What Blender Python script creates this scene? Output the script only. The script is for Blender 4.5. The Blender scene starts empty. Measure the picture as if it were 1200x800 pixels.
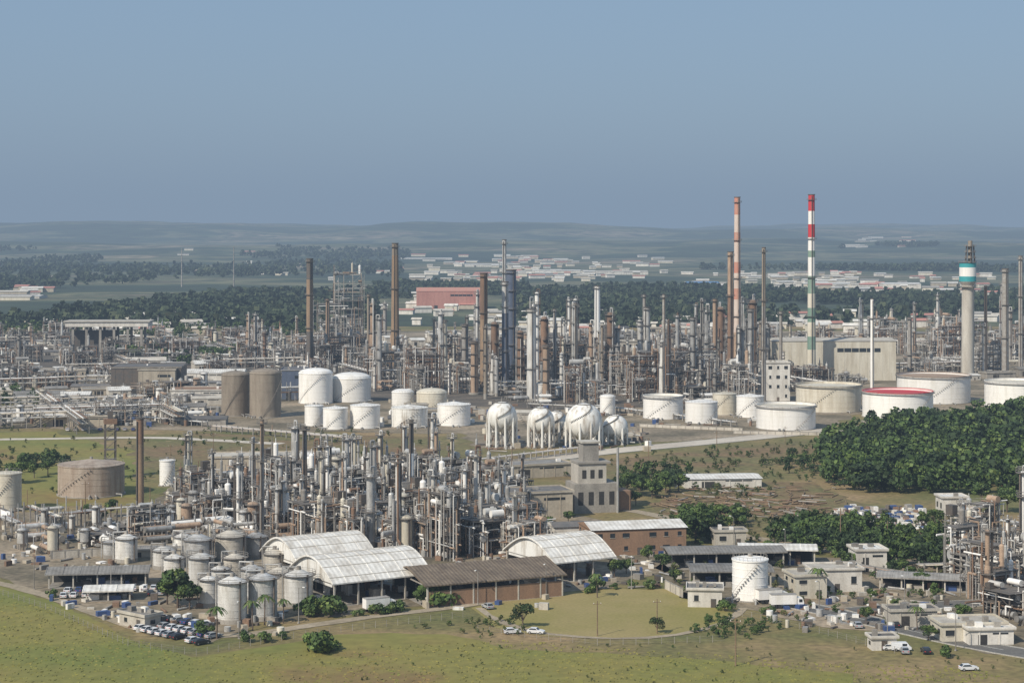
import bpy, math, random
import numpy as np
from mathutils import Vector

# ---------------------------------------------------------------- survey grid
H=100.0; F=2239.0; Y0=268.0
def D(v): return H*F/(v-Y0)
def G(u,v):
    d=D(v); return ((u-600)/F*d, d)
def S(v): return H/(v-Y0)
R=random.Random(11)
ROT=math.radians(32)
scene=bpy.context.scene

# ---------------------------------------------------------------- materials
MATS={}
def nmat(name,c1,c2,scale=0.2,zs=1.0,rough=0.7,metal=0.0,lo=0.35,hi=0.7,fine=0.25,fscale=None,rand=0.0,bump=0.0,c3=None,coord='pos',wave=None):
    m=bpy.data.materials.new(name); m.use_nodes=True; nt=m.node_tree; N=nt.nodes; L=nt.links
    bs=N['Principled BSDF']; bs.inputs['Roughness'].default_value=rough; bs.inputs['Metallic'].default_value=metal
    if coord=='pos':
        g=N.new('ShaderNodeNewGeometry'); src=g.outputs['Position']
    else:
        g=N.new('ShaderNodeTexCoord'); src=g.outputs['Object']
    mp=N.new('ShaderNodeMapping'); mp.inputs['Scale'].default_value=(scale,scale,scale*zs); L.new(src,mp.inputs['Vector'])
    n1=N.new('ShaderNodeTexNoise'); n1.inputs['Scale'].default_value=1; n1.inputs['Detail'].default_value=7; n1.inputs['Roughness'].default_value=0.6
    L.new(mp.outputs[0],n1.inputs['Vector'])
    cr=N.new('ShaderNodeValToRGB'); L.new(n1.outputs['Fac'],cr.inputs[0])
    e=cr.color_ramp.elements; e[0].position=lo; e[0].color=(*c1,1); e[1].position=hi; e[1].color=(*c2,1)
    if c3:
        q=e.new(min(0.98,hi+0.1)); q.color=(*c3,1)
    out=cr.outputs[0]
    n2=N.new('ShaderNodeTexNoise'); n2.inputs['Scale'].default_value=(fscale or scale*7); n2.inputs['Detail'].default_value=5
    L.new(src,n2.inputs['Vector'])
    mr=N.new('ShaderNodeMapRange'); mr.inputs[1].default_value=0.3; mr.inputs[2].default_value=0.7; mr.inputs[3].default_value=1-fine; mr.inputs[4].default_value=1+fine
    L.new(n2.outputs['Fac'],mr.inputs[0])
    vm=N.new('ShaderNodeVectorMath'); vm.operation='SCALE'; L.new(out,vm.inputs[0]); L.new(mr.outputs[0],vm.inputs['Scale']); out=vm.outputs[0]
    if rand>0:
        oi=N.new('ShaderNodeObjectInfo'); r2=N.new('ShaderNodeMapRange'); r2.inputs[3].default_value=1-rand; r2.inputs[4].default_value=1+rand
        L.new(oi.outputs['Random'],r2.inputs[0]); v2=N.new('ShaderNodeVectorMath'); v2.operation='SCALE'; L.new(out,v2.inputs[0]); L.new(r2.outputs[0],v2.inputs['Scale']); out=v2.outputs[0]
    if wave:
        tc=N.new('ShaderNodeTexCoord'); w=N.new('ShaderNodeTexWave'); w.bands_direction=wave[0]; w.inputs['Scale'].default_value=wave[1]; w.inputs['Distortion'].default_value=0.3
        L.new(tc.outputs['Object'],w.inputs['Vector']); r3=N.new('ShaderNodeMapRange'); r3.inputs[3].default_value=wave[2]; r3.inputs[4].default_value=1.0
        L.new(w.outputs['Fac'],r3.inputs[0]); v3=N.new('ShaderNodeVectorMath'); v3.operation='SCALE'; L.new(out,v3.inputs[0]); L.new(r3.outputs[0],v3.inputs['Scale']); out=v3.outputs[0]
    L.new(out,bs.inputs['Base Color'])
    if bump>0:
        b=N.new('ShaderNodeBump'); b.inputs['Strength'].default_value=bump; b.inputs['Distance'].default_value=0.3
        L.new(n2.outputs['Fac'],b.inputs['Height']); L.new(b.outputs[0],bs.inputs['Normal'])
    MATS[name]=m; return m
nmat('white_paint',(0.84,0.81,0.76),(0.6,0.56,0.48),0.35,0.12,0.5,lo=0.5,hi=0.85,fine=0.06,rand=0.06)
nmat('white_stained',(0.78,0.76,0.71),(0.3,0.24,0.17),0.5,0.13,0.6,lo=0.48,hi=0.72,fine=0.1,rand=0.08)
nmat('cream_paint',(0.68,0.63,0.52),(0.48,0.42,0.32),0.3,0.15,0.6,fine=0.1,rand=0.1)
nmat('tan_paint',(0.31,0.26,0.2),(0.2,0.16,0.12),0.3,0.15,0.7,fine=0.12,rand=0.1)
nmat('rusty_tan',(0.42,0.35,0.28),(0.25,0.18,0.13),0.4,0.15,0.7,fine=0.12,rand=0.1)
nmat('silver',(0.52,0.51,0.49),(0.27,0.255,0.23),0.5,0.4,0.42,metal=0.15,fine=0.18,rand=0.3)
nmat('silver_lt',(0.7,0.68,0.64),(0.42,0.39,0.34),0.5,0.2,0.5,metal=0.05,fine=0.12,rand=0.2)
nmat('steel_lt',(0.31,0.295,0.27),(0.2,0.17,0.14),0.4,1,0.65,fine=0.18,rand=0.35)
nmat('steel_dk',(0.09,0.085,0.078),(0.14,0.105,0.08),0.4,1,0.65,fine=0.2,rand=0.3)
nmat('steel_blue',(0.08,0.1,0.15),(0.12,0.14,0.18),0.3,0.2,0.5,fine=0.15)
nmat('rust',(0.25,0.15,0.095),(0.15,0.1,0.07),0.4,0.3,0.85,fine=0.2,rand=0.2)
nmat('rust_lt',(0.42,0.3,0.21),(0.28,0.19,0.13),0.4,0.3,0.85,fine=0.2,rand=0.15)
nmat('brown_stack',(0.31,0.21,0.13),(0.2,0.14,0.09),0.3,0.2,0.85,fine=0.15)
nmat('red_paint',(0.58,0.03,0.04),(0.45,0.04,0.04),0.3,0.3,0.6,fine=0.1)
nmat('orange_faded',(0.56,0.21,0.14),(0.48,0.3,0.22),0.3,0.3,0.7,fine=0.1)
nmat('pink_faded',(0.68,0.57,0.49),(0.56,0.42,0.34),0.3,0.3,0.7,fine=0.1)
nmat('green_paint',(0.15,0.25,0.19),(0.3,0.36,0.29),0.3,0.3,0.7,fine=0.1)
nmat('teal_paint',(0.03,0.3,0.32),(0.05,0.33,0.35),0.3,0.3,0.6,fine=0.1)
nmat('red_brick',(0.5,0.24,0.19),(0.42,0.19,0.15),0.1,0.3,0.85,fine=0.1)
nmat('concrete',(0.36,0.33,0.285),(0.22,0.2,0.175),0.3,0.3,0.85,fine=0.15,rand=0.12)
nmat('concrete_lt',(0.54,0.5,0.43),(0.37,0.33,0.275),0.3,0.2,0.85,fine=0.12,rand=0.12)
nmat('wall_white',(0.74,0.7,0.63),(0.48,0.44,0.38),0.3,0.25,0.8,fine=0.1,rand=0.1)
nmat('wall_beige',(0.46,0.4,0.31),(0.33,0.28,0.21),0.15,0.25,0.85,fine=0.12,rand=0.1)
nmat('wall_rust',(0.3,0.18,0.11),(0.22,0.14,0.09),0.3,0.25,0.85,fine=0.12)
nmat('roof_white',(0.8,0.77,0.71),(0.48,0.43,0.36),0.25,1,0.6,fine=0.1,wave=('X',0.22,0.8),lo=0.42,hi=0.76)
nmat('roof_grey',(0.34,0.32,0.29),(0.2,0.18,0.155),0.25,1,0.7,fine=0.15,rand=0.3,wave=('X',0.3,0.8))
nmat('roof_brown',(0.24,0.185,0.13),(0.14,0.105,0.075),0.25,1,0.8,fine=0.2,wave=('X',0.3,0.6))
nmat('roof_dark',(0.11,0.108,0.108),(0.18,0.16,0.14),0.25,1,0.8,fine=0.15,rand=0.3)
nmat('roof_blue',(0.08,0.2,0.42),(0.12,0.25,0.42),0.25,1,0.6,fine=0.1)
nmat('glass_dark',(0.02,0.025,0.03),(0.04,0.045,0.05),1,1,0.15,fine=0.1)
nmat('interior_shade',(0.03,0.03,0.03),(0.05,0.045,0.04),0.3,1,0.9)  # near-black colour standing for the shade inside openings
nmat('grating',(0.18,0.16,0.14),(0.12,0.105,0.09),0.5,1,0.8,fine=0.2)
nmat('rubber',(0.02,0.02,0.02),(0.03,0.03,0.03),1,1,0.9)
nmat('bark',(0.1,0.07,0.05),(0.16,0.12,0.09),1,0.3,0.9)
nmat('asphalt',(0.1,0.096,0.09),(0.16,0.15,0.135),0.08,1,0.9,fine=0.2,fscale=1.5)
nmat('road_marking',(0.7,0.7,0.66),(0.4,0.4,0.36),0.8,1,0.8)
nmat('kerb_concrete',(0.42,0.4,0.36),(0.3,0.28,0.25),0.4,1,0.9)
nmat('dirt_road',(0.4,0.33,0.24),(0.24,0.19,0.12),0.06,1,0.95,fine=0.2,fscale=0.8)
nmat('pale_road',(0.6,0.54,0.45),(0.44,0.38,0.31),0.03,1,0.95,fine=0.12,fscale=0.5)
nmat('gravel_yard',(0.12,0.1,0.062),(0.33,0.26,0.18),0.03,1,0.95,fine=0.35,fscale=0.5,lo=0.38,hi=0.64)
nmat('shaded_yard',(0.06,0.053,0.043),(0.15,0.12,0.09),0.05,1,0.95,fine=0.3,fscale=0.7,lo=0.35,hi=0.65)  # yard ground with the shade between plant units painted into its colour
nmat('brown_field',(0.19,0.125,0.06),(0.14,0.13,0.045),0.025,1,0.95,fine=0.35,fscale=0.4,lo=0.4,hi=0.6,c3=(0.3,0.21,0.11))
nmat('dry_grass',(0.23,0.2,0.055),(0.3,0.235,0.095),0.03,1,0.95,fine=0.12,fscale=1.2,lo=0.38,hi=0.62,bump=0.2)
nmat('ground_scrub',(0.105,0.115,0.03),(0.2,0.155,0.06),0.02,1,0.95,fine=0.28,fscale=0.5,lo=0.36,hi=0.54,c3=(0.29,0.2,0.1),bump=0.3)
nmat('olive_grass',(0.15,0.165,0.032),(0.215,0.185,0.045),0.016,1,0.95,fine=0.16,fscale=0.3,lo=0.36,hi=0.56,c3=(0.2,0.135,0.048),bump=0.2)
nmat('tuft_grass',(0.14,0.155,0.032),(0.22,0.18,0.05),0.05,1,0.95,fine=0.2)
nmat('leaf_dark',(0.017,0.034,0.009),(0.03,0.055,0.013),0.1,1,0.8,fine=0.35)
nmat('leaf_mid',(0.04,0.075,0.014),(0.065,0.105,0.022),0.06,1,0.75,fine=0.35)
nmat('leaf_light',(0.08,0.135,0.024),(0.14,0.18,0.04),0.05,1,0.7,fine=0.3)
nmat('leaf_olive',(0.09,0.1,0.03),(0.13,0.12,0.045),0.12,1,0.8,fine=0.3)
nmat('far_leaf_a',(0.02,0.035,0.016),(0.038,0.055,0.024),0.01,1,0.9,fine=0.25,fscale=0.05)
nmat('far_leaf_b',(0.045,0.065,0.026),(0.075,0.085,0.038),0.01,1,0.9,fine=0.25,fscale=0.05)
nmat('timber',(0.26,0.18,0.11),(0.16,0.11,0.07),0.5,1,0.9,fine=0.2)
for nm,c in (('car_white',(0.75,0.75,0.75)),('car_silver',(0.4,0.41,0.42)),('car_black',(0.03,0.03,0.035)),('car_blue',(0.05,0.09,0.22))):
    nmat(nm,c,tuple(k*0.9 for k in c),0.5,1,0.3,fine=0.04)
def farland():
    m=nmat('far_land',(0.02,0.034,0.017),(0.035,0.052,0.024),0.0011,1,0.95,lo=0.36,hi=0.48,fine=0.4,fscale=0.01)
    nt=m.node_tree
    cr=[n for n in nt.nodes if n.type=='VALTORGB'][0]; e=cr.color_ramp.elements
    for p,c in ((0.505,(0.085,0.095,0.045)),(0.55,(0.15,0.14,0.075)),(0.575,(0.045,0.06,0.028)),(0.62,(0.25,0.2,0.13)),(0.66,(0.06,0.075,0.035))):
        q=e.new(p); q.color=(*c,1)
    mp=[n for n in nt.nodes if n.type=='MAPPING'][0]; mp.inputs['Scale'].default_value=(0.0012,0.0014,0.001)
farland()

# ---------------------------------------------------------------- mesh builder
class MB:
    def __init__(s): s.v=[];s.f=[];s.m=[];s.sm=[];s.mats=[]
    def mi(s,m):
        if m not in s.mats: s.mats.append(m)
        return s.mats.index(m)
    def add(s,vs,fs,m,sm=False):
        o=len(s.v); s.v.extend(vs); k=s.mi(m)
        for f in fs:
            s.f.append(tuple(i+o for i in f)); s.m.append(k); s.sm.append(sm)
    def box(s,x,y,z,sx,sy,sz,m,rot=0):
        c,t=math.cos(rot),math.sin(rot); vs=[]
        for dz in (0,sz):
            for dx,dy in ((-.5,-.5),(.5,-.5),(.5,.5),(-.5,.5)):
                a,b=dx*sx,dy*sy; vs.append((x+a*c-b*t,y+a*t+b*c,z+dz))
        s.add(vs,[(0,3,2,1),(4,5,6,7),(0,1,5,4),(1,2,6,5),(2,3,7,6),(3,0,4,7)],m)
    def cbox(s,x,y,z,sx,sy,sz,m): s.box(x+sx/2,y+sy/2,z,sx,sy,sz,m)
    def tube(s,p,q,r,m,seg=6,r2=None,cap=True):
        p=Vector(p);q=Vector(q);d=q-p
        if d.length<1e-5: return
        d.normalize(); a=d.orthogonal().normalized(); b=d.cross(a); r2=r if r2 is None else r2
        vs=[]
        for c,rr in ((p,r),(q,r2)):
            for i in range(seg):
                t=2*math.pi*i/seg; vs.append(tuple(c+a*(rr*math.cos(t))+b*(rr*math.sin(t))))
        s.add(vs,[(i,(i+1)%seg,seg+(i+1)%seg,seg+i) for i in range(seg)],m,True)
        if cap:
            s.add(vs[:seg],[tuple(reversed(range(seg)))],m); s.add(vs[seg:],[tuple(range(seg))],m)
    def cyl(s,x,y,z,r,h,m,r2=None,seg=20,cap=True): s.tube((x,y,z),(x,y,z+h),r,m,seg,r2,cap)
    def dome(s,x,y,z,r,h,m,seg=20,rings=4):
        vs=[];fs=[]
        for k in range(rings):
            t=math.pi/2*k/rings
            for i in range(seg):
                a=2*math.pi*i/seg; vs.append((x+r*math.cos(t)*math.cos(a),y+r*math.cos(t)*math.sin(a),z+h*math.sin(t)))
        vs.append((x,y,z+h))
        for k in range(rings-1):
            for i in range(seg): fs.append((k*seg+i,k*seg+(i+1)%seg,(k+1)*seg+(i+1)%seg,(k+1)*seg+i))
        for i in range(seg): fs.append(((rings-1)*seg+i,(rings-1)*seg+(i+1)%seg,rings*seg))
        s.add(vs,fs,m,True)
    def cone(s,x,y,z,r,h,m,seg=20):
        vs=[(x+r*math.cos(2*math.pi*i/seg),y+r*math.sin(2*math.pi*i/seg),z) for i in range(seg)]+[(x,y,z+h)]
        s.add(vs,[(i,(i+1)%seg,seg) for i in range(seg)],m,False)
    def sph(s,x,y,z,r,m,seg=24,rings=12):
        vs=[];fs=[]
        for k in range(rings+1):
            t=math.pi*k/rings
            for i in range(seg):
                a=2*math.pi*i/seg; vs.append((x+r*math.sin(t)*math.cos(a),y+r*math.sin(t)*math.sin(a),z-r*math.cos(t)))
        for k in range(rings):
            for i in range(seg): fs.append((k*seg+i,k*seg+(i+1)%seg,(k+1)*seg+(i+1)%seg,(k+1)*seg+i))
        s.add(vs,fs,m,True)
    def deck(s,x,y,z,r1,r2,m,a0=0,a1=2*math.pi,th=0.15,seg=14,rail='steel_lt'):
        vs=[];n=seg
        for i in range(n+1):
            a=a0+(a1-a0)*i/n; c,t=math.cos(a),math.sin(a)
            vs+= [(x+r1*c,y+r1*t,z),(x+r2*c,y+r2*t,z),(x+r2*c,y+r2*t,z+th),(x+r1*c,y+r1*t,z+th)]
        fs=[]
        for i in range(n):
            o=i*4;p=o+4
            fs+=[(o,p,p+1,o+1),(o+1,p+1,p+2,o+2),(o+2,p+2,p+3,o+3),(o+3,p+3,p,o)]
        s.add(vs,fs,m)
        if rail:
            for hh in (0.6,1.15):
                for i in range(n):
                    a=a0+(a1-a0)*i/n;b=a0+(a1-a0)*(i+1)/n
                    s.tube((x+r2*math.cos(a),y+r2*math.sin(a),z+hh),(x+r2*math.cos(b),y+r2*math.sin(b),z+hh),0.06,rail,3,cap=False)
            for i in range(0,n+1,2):
                a=a0+(a1-a0)*i/n; s.tube((x+r2*math.cos(a),y+r2*math.sin(a),z),(x+r2*math.cos(a),y+r2*math.sin(a),z+1.15),0.06,rail,3,cap=False)
    def mesh(s,name):
        me=bpy.data.meshes.new(name); me.from_pydata(s.v,[],s.f)
        me.polygons.foreach_set('material_index',s.m); me.polygons.foreach_set('use_smooth',s.sm)
        for k in s.mats: me.materials.append(MATS[k])
        me.update(); return me
def put(name,me,x,y,z=0,rot=0,sc=None):
    if isinstance(me,MB): me=me.mesh(name)
    o=bpy.data.objects.new(name,me); scene.collection.objects.link(o)
    o.location=(x,y,z); o.rotation_euler=(0,0,rot)
    if sc: o.scale=sc if isinstance(sc,(tuple,list)) else (sc,sc,sc)
    return o

# ---------------------------------------------------------------- numpy noise
def vnoise(x,y,seed=0):
    xi=np.floor(x).astype(np.int64); yi=np.floor(y).astype(np.int64); xf=x-xi; yf=y-yi
    u=xf*xf*(3-2*xf); v=yf*yf*(3-2*yf)
    def h(a,b):
        n=(a*374761393+b*668265263+seed*1442695041)&0x7fffffff
        n=((n^(n>>13))*1274126177)&0x7fffffff
        return ((n^(n>>16))&0xffff)/65535.0
    return (h(xi,yi)*(1-u)+h(xi+1,yi)*u)*(1-v)+(h(xi,yi+1)*(1-u)+h(xi+1,yi+1)*u)*v
def fbm(x,y,seed=0,o=5):
    t=0;a=0.5
    for k in range(o): t=t+a*vnoise(x*2**k,y*2**k,seed+k); a*=0.5
    return t
def terrain(x,y):
    def ss(a,b,t):
        q=np.clip((t-a)/(b-a),0,1); return q*q*(3-2*q)
    z=ss(4500,6500,y)*24*(fbm(x/1100,y/900,3)-0.3)*2
    z=z+ss(6000,7600,y)*(1-ss(8000,9600,y))*66*np.clip(fbm(x/1500,y/1500,8)-0.33,0,1)*2
    z=z+ss(8600,11000,y)*(1-ss(15000,19000,y))*(104+80*(fbm(x/1300,y/4000,21)-0.48)*2+26*np.exp(-((x+2200)/1000)**2)-14*np.exp(-((x-900)/900)**2))
    z=z+ss(19000,23000,y)*90*fbm(x/3000,y/3000,5)
    return np.maximum(z,0)
nr,nc=340,320
dist=np.concatenate([[-300,0],np.geomspace(80,34000,nr-2)])
half=np.maximum(1200,dist*0.62+600)
tx=np.linspace(-1,1,nc)
X=half[:,None]*tx[None,:]; Y=np.repeat(dist[:,None],nc,1)
Z=terrain(X,Y)
V=np.stack([X,Y,Z],-1).reshape(-1,3)
idx=np.arange(nr*nc).reshape(nr,nc)
Q=np.stack([idx[:-1,:-1],idx[:-1,1:],idx[1:,1:],idx[1:,:-1]],-1).reshape(-1,4)
def npmesh(name,V,Q,mi,mats,smooth=False):
    me=bpy.data.meshes.new(name)
    me.vertices.add(len(V)); me.vertices.foreach_set('co',np.asarray(V,dtype=np.float32).ravel())
    me.loops.add(Q.size); me.loops.foreach_set('vertex_index',Q.astype(np.int32).ravel())
    me.polygons.add(len(Q)); me.polygons.foreach_set('loop_start',(np.arange(len(Q))*Q.shape[1]).astype(np.int32))
    for k in mats: me.materials.append(MATS[k])
    me.polygons.foreach_set('material_index',np.asarray(mi,dtype=np.int32))
    me.update(calc_edges=True)
    me.polygons.foreach_set('use_smooth',np.full(len(Q),smooth))
    return me
fy=Y[:-1,:-1].reshape(-1)
put('ground',npmesh('ground',V,Q,(fy>1950).astype(int),['ground_scrub','far_land'],True),0,0)

# ---------------------------------------------------------------- ground patches
def patch(name,pts,mat,z,jag=1.5,px=True):
    P=[G(*p) for p in pts] if px else pts
    out=[]
    n=len(P)
    for i in range(n):
        a=P[i];b=P[(i+1)%n]; L=math.hypot(b[0]-a[0],b[1]-a[1]); k=max(1,min(60,int(L/6)))
        for j in range(k):
            t=j/k; out.append((a[0]+(b[0]-a[0])*t+R.uniform(-jag,jag),a[1]+(b[1]-a[1])*t+R.uniform(-jag,jag),0))
    me=bpy.data.meshes.new(name); me.from_pydata(out,[],[tuple(range(len(out)))]); me.materials.append(MATS[mat])
    if me.polygons[0].normal.z<0: me.flip_normals()
    return put(name,me,0,0,z)
patch('refinery_yard',[(-250,388),(1450,388),(1450,470),(1200,478),(1000,486),(960,506),(700,522),(560,526),(540,508),(380,506),(230,505),(120,503),(-250,500)],'gravel_yard',0.06,3)
patch('refinery_yard',[(430,420),(900,420),(900,474),(620,480),(430,468)],'shaded_yard',0.10,3)  # dark sheet painting shade among the refinery units
patch('refinery_yard',[(-100,398),(290,400),(430,410),(430,440),(330,434),(-100,436)],'shaded_yard',0.10,3)  # same painted shade below the western units
patch('grass_field',[(-60,461),(50,460),(80,470),(50,480),(-60,484)],'ground_scrub',0.09,2)
patch('plant_yard',[(-80,600),(170,600),(210,560),(600,556),(660,600),(800,628),(800,664),(700,690),(560,702),(400,722),(300,730),(250,752),(180,745),(60,700),(0,676),(-80,664)],'gravel_yard',0.05,1.5)
patch('plant_yard',[(215,572),(590,568),(610,600),(600,645),(500,655),(330,640),(220,610)],'shaded_yard',0.09,1.5)  # painted shade at the foot of the near plant
patch('depot_yard',[(780,645),(1000,655),(1100,640),(1300,640),(1300,770),(1150,765),(1080,742),(960,735),(890,716),(800,700),(770,665)],'gravel_yard',0.05,1.2)
patch('brown_field',[(760,590),(830,560),(950,566),(1010,590),(1120,600),(1130,640),(1000,632),(900,622),(820,628),(770,612)],'brown_field',0.04,2)
patch('brown_field',[(380,510),(540,512),(640,530),(560,548),(330,540),(180,520),(230,508)],'brown_field',0.04,3)
patch('brown_field',[(560,552),(720,538),(940,516),(960,526),(880,556),(700,562),(600,560)],'brown_field',0.04,3)
patch('brown_field',[(150,522),(330,528),(420,545),(400,560),(215,562),(160,545)],'brown_field',0.045,3)
patch('dry_field',[(555,712),(600,700),(700,690),(780,690),(850,702),(862,722),(820,740),(740,748),(640,745),(580,735)],'dry_grass',0.05,0.8)
patch('grass_meadow',[(-150,672),(0,684),(70,708),(160,752),(230,770),(400,742),(520,742),(600,760),(800,770),(1000,790),(1000,900),(-250,900)],'olive_grass',0.035,1)
patch('grass_field',[(-100,510),(60,505),(160,530),(160,590),(0,595),(-100,590)],'olive_grass',0.03,2)

def ribbon(name,pts,w,mat,z,kerb=False,mark=False):
    P=[Vector((*G(*p),0)) for p in pts]
    Q=[]
    for i in range(len(P)-1):
        n=max(1,int((P[i+1]-P[i]).length/8))
        for j in range(n): Q.append(P[i].lerp(P[i+1],j/n))
    Q.append(P[-1])
    for _ in range(4):
        Q=[Q[0]]+[(Q[i-1]+Q[i]*2+Q[i+1])/4 for i in range(1,len(Q)-1)]+[Q[-1]]
    b=MB(); T=[]
    for i in range(len(Q)):
        d=(Q[min(i+1,len(Q)-1)]-Q[max(i-1,0)]).normalized(); T.append(Vector((-d.y,d.x,0)))
    jj=[0 if kerb else R.uniform(-.5,.5) for _ in Q]
    def strip(o1,o2,z0,m,i0=0,i1=None):
        i1=i1 or len(Q)-1
        vs=[];fs=[]
        for k,i in enumerate(range(i0,i1+1)):
            a=Q[i]+T[i]*(o1+jj[i]);c=Q[i]+T[i]*(o2+jj[(i*7)%len(jj)]); vs+=[(a.x,a.y,z0),(c.x,c.y,z0)]
            if k: fs.append((2*k-2,2*k,2*k+1,2*k-1))
        b.add(vs,fs,m)
    strip(w/2,-w/2,z,mat)
    if kerb:
        for sgn in (1,-1):
            for i in range(len(Q)-1):
                a=Q[i]+T[i]*(sgn*(w/2+0.15));c=Q[i+1]+T[i+1]*(sgn*(w/2+0.15)); d=c-a
                b.box((a.x+c.x)/2,(a.y+c.y)/2,0.0,d.length+0.05,0.3,z+0.13,'kerb_concrete',math.atan2(d.y,d.x))
    if mark:
        for i in range(0,len(Q)-2,2): strip(0.1,-0.1,z+0.01,'road_marking',i,i+1)
        strip(w/2-0.3,w/2-0.45,z+0.01,'road_marking'); strip(-w/2+0.45,-w/2+0.3,z+0.01,'road_marking')
    return put(name,b,0,0)
ribbon('access_road',[(520,552),(620,540),(720,528),(820,519),(950,506),(1050,498),(1250,490)],15,'pale_road',0.12,True)
ribbon('dirt_track',[(-60,670),(40,692),(120,722),(190,748),(260,752),(330,738),(430,722),(540,712),(600,700)],4,'dirt_road',0.11)
ribbon('dirt_track',[(560,712),(600,740),(680,750),(800,748),(862,730),(870,712)],2.2,'dirt_road',0.10)
ribbon('asphalt_road',[(930,708),(1000,722),(1090,745),(1180,764),(1300,780)],9,'asphalt',0.12,True,True)
ribbon('asphalt_road',[(1000,716),(1080,708),(1180,706),(1300,700)],8,'asphalt',0.11,True)
ribbon('access_road',[(-80,516),(60,514),(180,512),(330,520)],8,'pale_road',0.1)
ribbon('access_road',[(-80,455),(150,458),(260,500),(420,512)],7,'pale_road',0.115)
ribbon('access_road',[(640,590),(740,596),(800,612),(900,634),(1000,650)],6,'dirt_road',0.1)

# ---------------------------------------------------------------- equipment meshes
def m_tank(r,h,body,roof='dome',rim=None,seed=0):
    rg=random.Random(seed); b=MB(); sg=48
    b.cyl(0,0,0,r+0.5,0.4,'concrete',seg=sg)
    b.tube((0,0,0.4),(0,0,h),r,body,sg,cap=False)
    for k in range(1,5): b.deck(0,0,h*k/5,r-0.05,r+0.07,body,th=0.1,seg=sg,rail=None)
    b.deck(0,0,h-0.25,r-0.06,r+0.2,rim or body,th=0.35,seg=sg,rail=None)
    if roof=='dome': b.dome(0,0,h,r-0.05,r*0.28,body,seg=sg,rings=6)
    elif roof=='cone':
        b.cone(0,0,h+0.02,r-0.03,r*0.16,body,seg=sg)
    else:
        b.cyl(0,0,h-1.3,r-0.08,0.3,'cream_paint' if rim is None else rim,seg=sg)
        b.deck(0,0,h-0.9,r+0.2,r+0.9,'grating',seg=sg,rail='steel_lt',th=0.1)
    if roof!='float':
        z=h+(r*0.28 if roof=='dome' else r*0.16)
        b.cyl(0,0,z-0.3,0.6,1.0,'steel_lt',seg=8)
        for i in range(24):
            a=2*math.pi*i/24; b.tube((r*.97*math.cos(a),r*.97*math.sin(a),h),(r*.97*math.cos(a),r*.97*math.sin(a),h+1),0.05,'steel_lt',3,cap=False)
            a2=2*math.pi*(i+1)/24; b.tube((r*.97*math.cos(a),r*.97*math.sin(a),h+1),(r*.97*math.cos(a2),r*.97*math.sin(a2),h+1),0.05,'steel_lt',3,cap=False)
    a0=rg.uniform(3.4,4.9); n=int(h*1.3); sweep=min(1.6,h*1.3/r)
    for i in range(n):
        a=a0+sweep*i/n; b.box((r+0.45)*math.cos(a),(r+0.45)*math.sin(a),0.5+(h-0.6)*i/n,0.8,0.45,0.12,'steel_lt',a)
        if i:
            ap=a0+sweep*(i-1)/n
            b.tube(((r+0.85)*math.cos(ap),(r+0.85)*math.sin(ap),1.5+(h-0.6)*(i-1)/n),((r+0.85)*math.cos(a),(r+0.85)*math.sin(a),1.5+(h-0.6)*i/n),0.05,'steel_lt',3,cap=False)
    for k in range(3):
        a=rg.uniform(3.6,5.8); b.tube((r*math.cos(a)*.98,r*math.sin(a)*.98,1),((r+3)*math.cos(a),(r+3)*math.sin(a),1),0.3,'silver',6)
        b.cyl((r+3)*math.cos(a),(r+3)*math.sin(a),0,0.3,1.2,'silver',seg=6)
    return b
def m_sphere(r,zc):
    b=MB(); b.sph(0,0,zc,r,'white_stained',32,18)
    n=10
    for i in range(n):
        a=2*math.pi*i/n; c,t=math.cos(a),math.sin(a)
        b.cyl(r*.96*c,r*.96*t,0,0.55,zc,'white_stained',seg=8); b.box(r*.96*c,r*.96*t,0,1.4,1.4,0.6,'concrete')
        a2=2*math.pi*(i+1)/n
        b.tube((r*.96*c,r*.96*t,1),(r*.96*math.cos(a2),r*.96*math.sin(a2),zc*.75),0.14,'steel_lt',4)
        b.tube((r*.96*c,r*.96*t,zc*.75),(r*.96*math.cos(a2),r*.96*math.sin(a2),1),0.14,'steel_lt',4)
    b.deck(0,0,zc+r*.93,0.3,r*.42,'grating',seg=12)
    for i in range(20):
        t=i/19; a=-2.4+t*1.6; zz=zc+r*0.05+(r*.88)*t; rr=math.sqrt(max(0.05,r*r-(zz-zc)**2))+0.4
        b.box(rr*math.cos(a),rr*math.sin(a),zz,0.9,.6,.15,'steel_lt',a)
    for i in range(14):
        t=i/14; b.box(r+1.8+ (1-t)*zc*.7,-1,t*zc,.6,1.1,.15,'steel_lt')
    b.tube((r+1.6+zc*.7,-1.6,1),(r+1.6,-1.6,zc+1),0.08,'steel_lt',4)
    b.tube((0,0,0.5),(0,0,zc-r),0.4,'silver',8); b.tube((0,0,1),(r+3,2,1),0.35,'silver',6)
    b.tube((0,0,zc+r),(0,0,zc+r+2),0.3,'steel_lt',6)
    return b
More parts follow.
